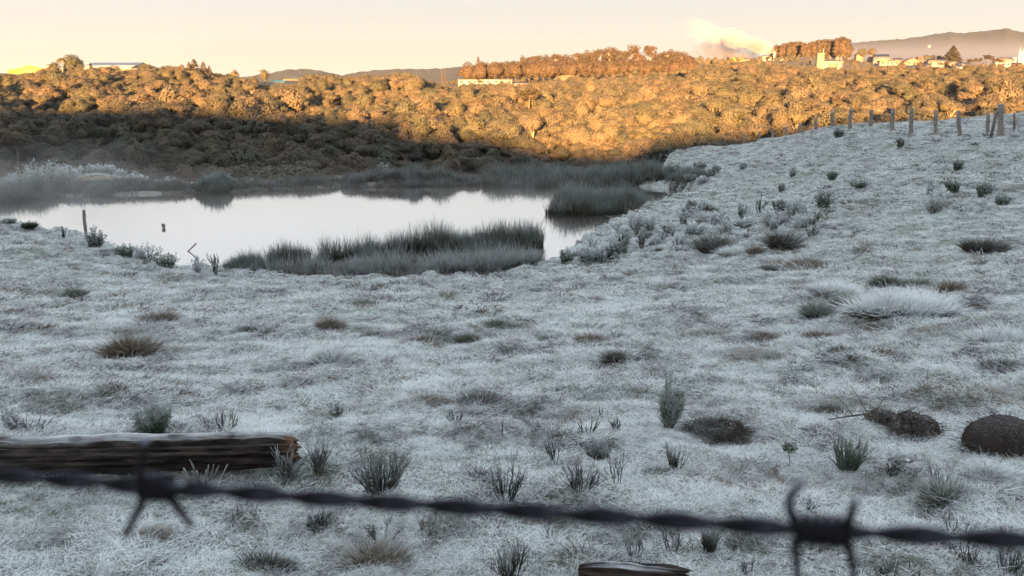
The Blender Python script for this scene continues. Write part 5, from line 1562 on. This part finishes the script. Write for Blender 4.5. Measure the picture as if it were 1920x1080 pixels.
log("fallen_log", (q0[0], q0[1], q0[2] + 0.08), (q1[0], q1[1], q1[2] + 0.08), 0.115, "dark rotten fallen log with a frosted top lying on the grass at left", 61)
q0 = hit(1085, 1085); q1 = hit(1285, 1090)
log("wood_piece", (q0[0], q0[1] - 0.02, q0[2] + 0.045), (q1[0], q1[1], q1[2] + 0.02), 0.06, "frost-topped broken piece of wood at the bottom edge of the picture", 66, False, 0.95, 90, 60)

def mound(px, py_, wpx, hpx, mat, label, seed, name="earth_mound", rough=0.25, grass_n=0):
    q = hit(px, py_); k = q[1] / F
    a, h = wpx * k / 2, hpx * k
    nu, nv = 28, 40
    ph = np.linspace(0, math.pi / 2 + 0.35, nu); th = np.arange(nv) * 2 * math.pi / nv
    PH, TH = np.meshgrid(ph, th, indexing='ij')
    n1 = 1 + rough * vnoise(np.cos(TH) * np.sin(PH) * 2.5 + seed, np.sin(TH) * np.sin(PH) * 2.5 + PH, seed) + rough * 0.4 * vnoise(np.cos(TH) * np.sin(PH) * 9, np.sin(TH) * np.sin(PH) * 9 + PH * 3, seed + 1)
    V = np.stack([a * np.sin(PH) * np.cos(TH) * n1, a * 0.8 * np.sin(PH) * np.sin(TH) * n1, h * np.cos(PH) * n1], -1)
    idx = np.arange(nu * nv).reshape(nu, nv); nx_ = np.roll(idx, -1, 1)
    g = G(); g.add(V.reshape(-1, 3), np.stack([idx[:-1], idx[1:], nx_[1:], nx_[:-1]], -1).reshape(-1, 4))
    o = link(name, g.mesh(name, mat, True), None, (q[0], q[1] + a * 0.5, q[2]))
    tag(o, label, "mound")
    if grass_n:
        r = np.random.default_rng(seed); pv_ = V.reshape(-1, 3); pv_ = pv_[pv_[:, 2] > -0.02 * h]
        low = np.clip(1.15 - pv_[:, 2] / h, 0.12, 1) ** 2
        c = pv_[r.choice(len(pv_), grass_n, p=low / low.sum())] + r.normal(size=(grass_n, 3)) * np.array([0.02, 0.02, 0.004])
        d = unit(np.c_[c[:, :2] / a, np.full(grass_n, 0.6)] + 0.6 * r.normal(size=(grass_n, 3))); d[:, 2] = np.abs(d[:, 2])
        g2 = G(); blades(g2, c, d, r.uniform(0.04, 0.11, grass_n), 0.006, r.uniform(0.2, 0.9, grass_n), 3, r)
        link("grass_cover", g2.mesh("grass_cover", M['tussock_dark']), o)
    return o
def soil_mat(name, ca, cb, scale, frost):
    m, nt, b = new_mat(name)
    tc = N(nt, "ShaderNodeTexCoord"); n1 = noise(nt, scale, 6, 0.7, tc.outputs["Object"])
    n2 = noise(nt, scale * 5, 3, 0.7, tc.outputs["Object"])
    c = mixrgb(nt, ramp(nt, n1, 0.35, 0.65), ca, cb)
    geo = N(nt, "ShaderNodeNewGeometry"); sp = N(nt, "ShaderNodeSeparateXYZ"); nt.links.new(geo.outputs["Normal"], sp.inputs[0])
    f = math_n(nt, 'ADD', math_n(nt, 'MULTIPLY', sp.outputs[2], 0.6), math_n(nt, 'MULTIPLY', math_n(nt, 'SUBTRACT', n2, 0.5), 2.2))
    c = mixrgb(nt, math_n(nt, 'MULTIPLY', ramp(nt, f, 0.45, 1.1), frost), c, FROST)
    nt.links.new(c, b.inputs["Base Color"])
    bp = N(nt, "ShaderNodeBump"); bp.inputs["Strength"].default_value = 0.8; bp.inputs["Distance"].default_value = 0.02
    nt.links.new(math_n(nt, 'ADD', n1, n2), bp.inputs["Height"]); nt.links.new(bp.outputs[0], b.inputs["Normal"])
    b.inputs["Roughness"].default_value = 0.95; b.inputs["Specular IOR Level"].default_value = 0.1
    return m
M['soil'] = soil_mat("dark_soil", (0.022, 0.019, 0.017), (0.05, 0.042, 0.036), 12, 0.3)
M['termite'] = soil_mat("termite_earth", (0.032, 0.027, 0.024), (0.048, 0.039, 0.034), 22, 0.2)
mound(1700, 814, 118, 34, M['soil'], "dark crumbly earth mound beside the fallen branch", 71, grass_n=700, rough=0.35)
mound(1356, 822, 96, 24, M['soil'], "low dark earth mound overgrown with grass right of the bushy weed", 73, grass_n=1300, rough=0.35)
mound(1900, 850, 156, 62, M['termite'], "smooth reddish-brown domed termite mound at the right edge", 75, "termite_mound", 0.06, 260)
for i, (px, py_, w, h, lab) in enumerate([(1356, 828, 110, 22, "shaggy dark grass growing over the low earth mound"), (1690, 818, 130, 20, "dark grass at the front of the crumbly earth mound"), (1845, 850, 90, 24, "dark grass tuft at the left foot of the termite mound")]):
    put("grass_tussock", lambda a, b: tussock_mesh(a, b, 780 + i, M['tussock_dark']), px, py_, w, h, lab, "tussock", "grass tussocks on the pasture")
q = hit(1600, 796); r_ = np.random.default_rng(81); g = G()
k = q[1] / F
main = np.array([(-55, -2, 0), (-20, 0, 1.5), (20, 2, 3), (60, 0, -1)], float)
tube(g, np.c_[main[:, 0] * k, main[:, 1] * 0.02, 0.05 + main[:, 2] * k], [0.004, 0.006, 0.008, 0.006], 5, f=0.3)
for (a, b2) in [((30, 3), (-5, 60)), ((20, 3), (60, 32)), ((-10, 1), (-50, 20)), ((0, 2), (-30, 38)), ((40, 0), (75, -4)), ((-30, 0), (-60, 12)), ((25, 3), (5, 22))]:
    tube(g, [(a[0] * k, 0, 0.05 + a[1] * k), ((a[0] + b2[0]) / 2 * k, r_.normal() * .05, 0.05 + (a[1] + b2[1]) / 2 * k + .01), (b2[0] * k, r_.normal() * .1, 0.05 + b2[1] * k)], [0.004, 0.003, 0.002], 4, f=0.6, cap=False)
tag(link("fallen_branch", g.mesh("fallen_branch", M['weed_dry']), None, q), "thin dead branch with bare twigs lying on the grass left of the earth mound", "branch")

# ------------------------------------------------------------------ grass
def tuft(seed, n, rad, L, w, lift, segs=3):
    r = np.random.default_rng(seed); g = G()
    th = r.uniform(0, 6.28, n); q = rad * np.sqrt(r.uniform(0, 1, n))
    az = r.uniform(0, 6.28, n); el = np.abs(r.normal(lift, 0.45, n)).clip(0.1, 1.5)
    d = np.c_[np.cos(az) * np.cos(el), np.sin(az) * np.cos(el), np.sin(el)]
    blades(g, np.c_[q * np.cos(th), q * np.sin(th), np.full(n, -0.012)], d, L * r.uniform(0.5, 1.35, n), w, r.uniform(0.2, 0.8, n), segs, r, 0.0, 1.0)
    return g
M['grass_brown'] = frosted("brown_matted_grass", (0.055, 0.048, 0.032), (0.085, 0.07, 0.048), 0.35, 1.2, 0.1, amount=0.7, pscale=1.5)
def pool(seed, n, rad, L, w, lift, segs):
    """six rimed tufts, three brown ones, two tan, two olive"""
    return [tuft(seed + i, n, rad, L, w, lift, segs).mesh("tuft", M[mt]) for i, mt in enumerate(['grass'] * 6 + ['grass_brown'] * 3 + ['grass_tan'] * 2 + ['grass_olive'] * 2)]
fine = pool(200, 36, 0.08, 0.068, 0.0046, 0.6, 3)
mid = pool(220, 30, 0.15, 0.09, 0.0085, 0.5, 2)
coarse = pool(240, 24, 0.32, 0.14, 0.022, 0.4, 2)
def grass(Ya, Yb, dens, meshes, nfrost, smin, smax, label, brown=0.28):
    w = 0.66
    area = w * (Yb ** 2 - Ya ** 2) + 2 * 1.2 * (Yb - Ya)
    n = int(area * dens)
    Y = np.sqrt(rng.uniform(Ya ** 2, Yb ** 2, n)); X = rng.uniform(-1, 1, n) * (w * Y + 1.2)
    ok = (pond_sd(X, Y) > 0.15) & ~wooded(X, Y) & ~((Y > 50) & (X / (Y + 1) < 0.11) & (rng.uniform(size=n) < 0.8))
    X, Y = X[ok], Y[ok]; n = len(X)
    Z = ground(X, Y)
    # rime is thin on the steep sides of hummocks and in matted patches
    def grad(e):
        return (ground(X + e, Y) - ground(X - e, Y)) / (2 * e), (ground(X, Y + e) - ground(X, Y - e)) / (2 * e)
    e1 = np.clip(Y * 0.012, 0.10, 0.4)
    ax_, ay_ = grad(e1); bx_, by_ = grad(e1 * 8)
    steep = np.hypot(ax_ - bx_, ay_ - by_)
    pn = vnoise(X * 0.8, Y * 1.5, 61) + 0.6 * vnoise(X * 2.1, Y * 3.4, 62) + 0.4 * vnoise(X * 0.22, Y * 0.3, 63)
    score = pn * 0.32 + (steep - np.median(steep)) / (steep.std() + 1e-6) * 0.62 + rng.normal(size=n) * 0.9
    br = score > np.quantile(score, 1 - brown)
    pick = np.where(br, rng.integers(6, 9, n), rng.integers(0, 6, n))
    warm = vnoise(X * 0.7, Y * 1.1, 67) + 0.6 * vnoise(X * 2.3, Y * 3.0, 68) + rng.normal(size=n) * 0.3
    pick = np.where(warm > 0.85, rng.integers(9, 11, n), np.where(warm < -0.8, rng.integers(11, 13, n), pick))
    s = rng.uniform(smin, smax, n) * (1 + 0.4 * vnoise(X * 1.7, Y * 2.2, 64)) * np.where(br, 0.95, 1.0)
    rot = np.c_[np.zeros(n), np.zeros(n), rng.uniform(0, 6.28, n)]
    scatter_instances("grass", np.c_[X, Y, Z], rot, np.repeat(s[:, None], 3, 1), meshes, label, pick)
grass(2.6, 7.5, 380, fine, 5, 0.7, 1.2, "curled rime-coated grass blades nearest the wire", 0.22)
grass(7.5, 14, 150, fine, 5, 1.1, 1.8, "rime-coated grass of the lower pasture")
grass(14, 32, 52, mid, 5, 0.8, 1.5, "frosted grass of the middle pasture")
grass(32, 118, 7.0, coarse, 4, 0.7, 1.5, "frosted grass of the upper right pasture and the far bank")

# scruffy taller tufts standing out of the turf
def tall_tuft(seed, mat):
    r = np.random.default_rng(seed); g = G(); n = 60
    th = r.uniform(0, 6.28, n); q = np.sqrt(r.uniform(0, 1, n))
    d = unit(np.c_[np.cos(th) * q * 0.9, np.sin(th) * q * 0.9, np.full(n, 1.0)] + 0.3 * r.normal(size=(n, 3)))
    blades(g, np.c_[0.16 * q * np.cos(th), 0.11 * q * np.sin(th), np.full(n, -0.02)], d, 0.16 * r.uniform(0.6, 1.3, n), 0.009, r.uniform(0.2, 0.7, n), 3, r)
    return g.mesh("tuft", mat)
M['tuft_dull'] = frosted("dull_tuft_grass", (0.06, 0.058, 0.038), (0.085, 0.075, 0.05), 0.45, 1.15, 0.0, amount=0.8, pscale=3)
tt_ = [tall_tuft(260 + i, M['tuft_dull']) for i in range(3)] + [tall_tuft(270 + i, M['tussock_pale']) for i in range(2)]
X_, Y_ = [], []
for (Ya, Yb, dn) in [(3.5, 9, 0.9), (9, 20, 1.1), (20, 40, 0.8), (40, 110, 0.3)]:
    n_ = int(0.62 * (Yb**2 - Ya**2) * dn)
    yy = np.sqrt(rng.uniform(Ya**2, Yb**2, n_)); X_.append(rng.uniform(-1, 1, n_) * 0.62 * yy); Y_.append(yy)
X_ = np.concatenate(X_); Y_ = np.concatenate(Y_)
ok = (pond_sd(X_, Y_) > 0.4) & ~wooded(X_, Y_) & (vnoise(X_ * 0.5, Y_ * 0.7, 66) > -0.25)
X_, Y_ = X_[ok], Y_[ok]; n_ = len(X_)
sc_t = rng.uniform(0.45, 1.2, n_) * np.clip(Y_ / 12, 0.6, 1.9)
scatter_instances("grass", np.c_[X_, Y_, ground(X_, Y_)], np.c_[np.zeros(n_), np.zeros(n_), rng.uniform(0, 6.28, n_)], np.c_[sc_t * 1.35, sc_t * 1.35, sc_t * 0.75], tt_, "scruffy dull tufts dotted over the pasture")

# ------------------------------------------------------------------ barbed wire right before the lens
M['steel'] = None
def steel_mat():
    m, nt, b = new_mat("rusty_frosted_wire")
    geo = N(nt, "ShaderNodeNewGeometry"); sp = N(nt, "ShaderNodeSeparateXYZ"); nt.links.new(geo.outputs["Normal"], sp.inputs[0])
    n1 = noise(nt, 700, 3, 0.6, geo.outputs["Position"])
    f = math_n(nt, 'ADD', sp.outputs[2], math_n(nt, 'MULTIPLY', math_n(nt, 'SUBTRACT', n1, 0.5), 0.9))
    at = N(nt, "ShaderNodeAttribute"); at.attribute_name = "frost"
    f = math_n(nt, 'ADD', f, at.outputs["Fac"])
    c = mixrgb(nt, math_n(nt, 'MULTIPLY', ramp(nt, f, 0.85, 1.5), 0.45), (0.006, 0.0062, 0.009), (0.36, 0.40, 0.50))
    nt.links.new(c, b.inputs["Base Color"]); b.inputs["Roughness"].default_value = 0.75
    b.inputs["Specular IOR Level"].default_value = 0.2
    return m
M['steel'] = steel_mat()
KP = [(-300, 865, .225), (0, 892, .208), (290, 913, .200), (600, 935, .193), (960, 957, .186), (1300, 979, .179), (1530, 995, .174), (1920, 1013, .167), (2250, 1034, .160)]
kp = np.array([P(a, b, c) for a, b, c in KP])
tt = np.linspace(0, len(kp) - 1, 420)
axis = np.stack([np.interp(tt, np.arange(len(kp)), kp[:, i]) for i in range(3)], 1)
kern = np.ones(25) / 25
for i in range(3):
    pad = np.r_[np.full(12, axis[0, i]) + (axis[0, i] - axis[1:13, i])[::-1] * 1.0, axis[:, i], axis[-1, i] + (axis[-1, i] - axis[-13:-1, i])[::-1]]
    axis[:, i] = np.convolve(pad, kern, 'valid')
arc = np.r_[0, np.cumsum(np.linalg.norm(np.diff(axis, axis=0), axis=1))]
T = unit(np.gradient(axis, axis=0)); s1 = unit(np.cross(T, np.array([0, 0, 1.0]))); s2 = np.cross(s1, T)
bw = empty("barbed_wire", tuple(axis[0])); tag(bw, "dark frosted strand of barbed wire crossing close in front of the lens", "barbed wire")
for ph in (0, math.pi):
    a_ = arc / 0.033 * 2 * math.pi + ph
    g = G(); tube(g, axis + (np.cos(a_)[:, None] * s1 + np.sin(a_)[:, None] * s2) * 0.00106 - axis[0], 0.0011, 8)
    link("strand", g.mesh("strand", M['steel'], True), bw)
def barb(px, w_px, label, prongs, turns, seed):
    j = int(np.argmin([abs(960 + F * (p[0] / (p[1] * math.cos(PITCH) - p[2] * math.sin(PITCH))) - px) for p in axis]))
    c = axis[j]; Yd = c[1]; k = Yd / F / math.cos(PITCH) * 0.95
    hl = w_px * k / 2
    n_ = 24 * turns
    s = np.linspace(-1, 1, n_); a_ = np.linspace(0, turns * 2 * math.pi, n_) + 0.6
    coil = c + T[j] * (s * hl)[:, None] + (np.cos(a_)[:, None] * s1[j] + np.sin(a_)[:, None] * s2[j]) * 0.0026
    g = G(); tube(g, coil - axis[0], 0.00108, 7)
    o = link("barb", g.mesh("barb", M['steel'], True), bw)
    o["label"] = label
    for pr in prongs:
        pts = [P(x, y, Yd + dz) - axis[0] for x, y, dz in pr]
        t0 = np.linspace(0, len(pts) - 1, 14); pp = np.array(pts)
        cur = np.stack([np.interp(t0, np.arange(len(pp)), pp[:, i]) for i in range(3)], 1)
        for _ in range(3): cur[1:-1] = (cur[:-2] + 2 * cur[1:-1] + cur[2:]) / 4
        g = G(); tube(g, cur, np.linspace(0.00115, 0.0008, 14), 7, f=np.linspace(0.1, 1.0, 14) ** 1.5 if pr[-1][1] < pr[0][1] else np.linspace(0, 0.2, 14))
        link("prong", g.mesh("prong", M['steel'], True), o)
barb(290, 78, "left barb with one horn up and two spread legs", [[(262, 905, -.003), (263, 872, -.004), (273, 826, -.006)], [(272, 930, -.002), (255, 965, -.003), (234, 1006, -.004)], [(318, 928, -.002), (338, 958, -.003), (362, 988, -.004)], [(325, 915, -.003), (342, 908, -.012)]], 4, 1)
barb(1537, 108, "right barb with two curled horns and two straight legs", [[(1492, 985, -.003), (1478, 950, -.004), (1482, 925, -.005), (1508, 903, -.007)], [(1490, 1010, -.002), (1493, 1045, -.003), (1498, 1100, -.004)], [(1588, 985, -.003), (1596, 962, -.005), (1604, 936, -.008)], [(1588, 1015, -.002), (1598, 1050, -.003), (1603, 1100, -.004)]], 5, 2)

# ------------------------------------------------------------------ air: haze, valley fog, pond mist, smoke
def vol_mat(name, density, color=(0.9, 0.92, 0.95), aniso=0.2):
    m = bpy.data.materials.new(name); m.use_nodes = True; nt = m.node_tree
    for n_ in list(nt.nodes): nt.nodes.remove(n_)
    out = N(nt, "ShaderNodeOutputMaterial"); pv = N(nt, "ShaderNodeVolumePrincipled")
    pv.inputs["Color"].default_value = (*color, 1); pv.inputs["Anisotropy"].default_value = aniso
    pv.inputs["Density"].default_value = density
    nt.links.new(pv.outputs[0], out.inputs["Volume"])
    return m, nt, pv
def vol_box(name, x0, x1, y0_, y1_, z0, z1, m, label):
    g = G(); c = np.array([(x0+x1)/2, (y0_+y1_)/2, (z0+z1)/2])
    box(g, x0-c[0], x1-c[0], y0_-c[1], y1_-c[1], z0-c[2], z1-c[2])
    o = link(name, g.mesh(name, m), None, c); tag(o, label, kind="stuff")
    return o
m, nt, pv = vol_mat("haze_air", 0.3e-4, (0.74, 0.85, 1.0), 0.1)
vol_box("haze", -5200, 5200, -1000, 4800, -170, 215, m, "thin morning haze in the air")

def soft_volume(name, cen, half, dens, nscale, color, label, fall=None, thr=(0.35, 0.7), aniso=0.1, stretch=(1, 1, 1)):
    """soft-edged box of drifting vapour: noise times a smooth ellipsoidal falloff"""
    m, nt, pv = vol_mat(name + "_vapour", 0.0, color, aniso)
    tc = N(nt, "ShaderNodeTexCoord")
    mp = N(nt, "ShaderNodeMapping"); mp.inputs["Scale"].default_value = stretch
    nt.links.new(tc.outputs["Object"], mp.inputs[0])
    nz = ramp(nt, noise(nt, nscale, 3, 0.55, mp.outputs[0]), *thr)
    sc_ = N(nt, "ShaderNodeVectorMath"); sc_.operation = 'DIVIDE'
    nt.links.new(tc.outputs["Object"], sc_.inputs[0]); sc_.inputs[1].default_value = half
    sp = N(nt, "ShaderNodeSeparateXYZ"); nt.links.new(sc_.outputs[0], sp.inputs[0])
    def edge(s, lo=0.55):
        return ramp(nt, math_n(nt, 'ABSOLUTE', s), 1.0, lo)
    d = math_n(nt, 'MULTIPLY', edge(sp.outputs[0]), edge(sp.outputs[1]))
    if fall:                                    # densest at the bottom
        zz = math_n(nt, 'MULTIPLY', math_n(nt, 'ADD', sp.outputs[2], 1.0), 0.5)
        d = math_n(nt, 'MULTIPLY', d, math_n(nt, 'POWER', math_n(nt, 'SUBTRACT', 1.0, zz, True), fall))
    else:
        d = math_n(nt, 'MULTIPLY', d, edge(sp.outputs[2], 0.3))
    d = math_n(nt, 'MULTIPLY', math_n(nt, 'MULTIPLY', d, nz), dens)
    nt.links.new(d, pv.inputs["Density"])
    return vol_box(name, cen[0]-half[0], cen[0]+half[0], cen[1]-half[1], cen[1]+half[1], cen[2]-half[2], cen[2]+half[2], m, label)
soft_volume("mist", (-14, 64.5, -6.7), (36, 9.5, 1.4), 0.032, 0.16, (0.97, 0.94, 0.88), "thin mist drifting over the far half of the pond", fall=2.2, stretch=(0.6, 1, 1.6))
soft_volume("mist", (-33, 58.5, -5.7), (12, 7, 2.4), 0.075, 0.22, (0.97, 0.95, 0.90), "denser mist rising at the pond's left end", fall=1.4)
b = P(1800, 97, 1700)
soft_volume("fog", (b[0] + 120, 1700, b[2] - 6), (560, 420, 26), 0.0016, 0.004, (0.36, 0.42, 0.56), "flat lilac fog bank lying in the valley behind the town", thr=(0.1, 0.5), stretch=(0.5, 0.5, 4))
# smoke plume: leans away from the chimney and widens
def plume(name, pts, rad, dens, color, label, nscale=0.14, thr=(0.3, 0.62), fade=2.4):
    pts = np.array(pts, float); org = pts[0]
    m, nt, pv = vol_mat(name + "_vapour", dens, color, 0.1)
    s = np.linspace(0, len(pts) - 1, 26)
    cur = np.stack([np.interp(s, np.arange(len(pts)), pts[:, i]) for i in range(3)], 1)
    rr = np.interp(s, np.arange(len(pts)), rad)
    r_ = np.random.default_rng(len(label))
    g = G()
    tube(g, cur - org, rr, 16, f=0)
    me = g.mesh(name, m, True)
    # billows
    co = np.array([v.co[:] for v in me.vertices])
    nrm = np.array([v.normal[:] for v in me.vertices])
    R_ = np.r_[np.repeat(rr, 16), rr[0], rr[-1]][:len(co)]
    q = co / (np.mean(rr) * 0.9)
    co = co + nrm * (R_ * (0.35 * vnoise(q[:, 0] * 1.3 + q[:, 1], q[:, 2] * 1.6, 91) + 0.2 * vnoise(q[:, 0] * 3, q[:, 2] * 3 + q[:, 1], 92)))[:, None]
    me.vertices.foreach_set("co", co.astype(np.float32).ravel()); me.update()
    tc = N(nt, "ShaderNodeTexCoord")
    nz = ramp(nt, noise(nt, nscale, 4, 0.6, tc.outputs["Object"]), *thr)
    sp = N(nt, "ShaderNodeSeparateXYZ"); nt.links.new(tc.outputs["Object"], sp.inputs[0])
    thin = ramp(nt, sp.outputs[0], (cur[-1] - org)[0] * 0.97, (cur[0] - org)[0])
    d = math_n(nt, 'MULTIPLY', math_n(nt, 'MULTIPLY', nz, math_n(nt, 'POWER', thin, fade)), dens)
    nt.links.new(d, pv.inputs["Density"])
    o = link(name, me, None, org); tag(o, label, kind="stuff")
Yp = 566
def pp_(px, py_, Y=Yp): return P(px, py_, Y)
plume("smoke", [CHIM, pp_(1444, 93), pp_(1428, 86), pp_(1402, 78), pp_(1366, 69), pp_(1315, 58), pp_(1255, 48)], [0.8, 2.6, 3.6, 4.6, 5.4, 6.4, 7.0], 0.55, (1.0, 0.98, 0.93), "bright sunlit plume of smoke blown left from the chimney", nscale=0.2, thr=(0.36, 0.6), fade=2.3)
plume("smoke", [pp_(1418, 106, 590), pp_(1395, 100, 590), pp_(1365, 96, 590), pp_(1335, 97, 590), pp_(1300, 104, 590), pp_(1278, 112, 590)], [3.5, 7.0, 8.5, 8.0, 6.0, 3.0], 0.16, (0.50, 0.48, 0.54), "low grey smoke drifting behind the yellow building", nscale=0.12, thr=(0.36, 0.6), fade=0.45)
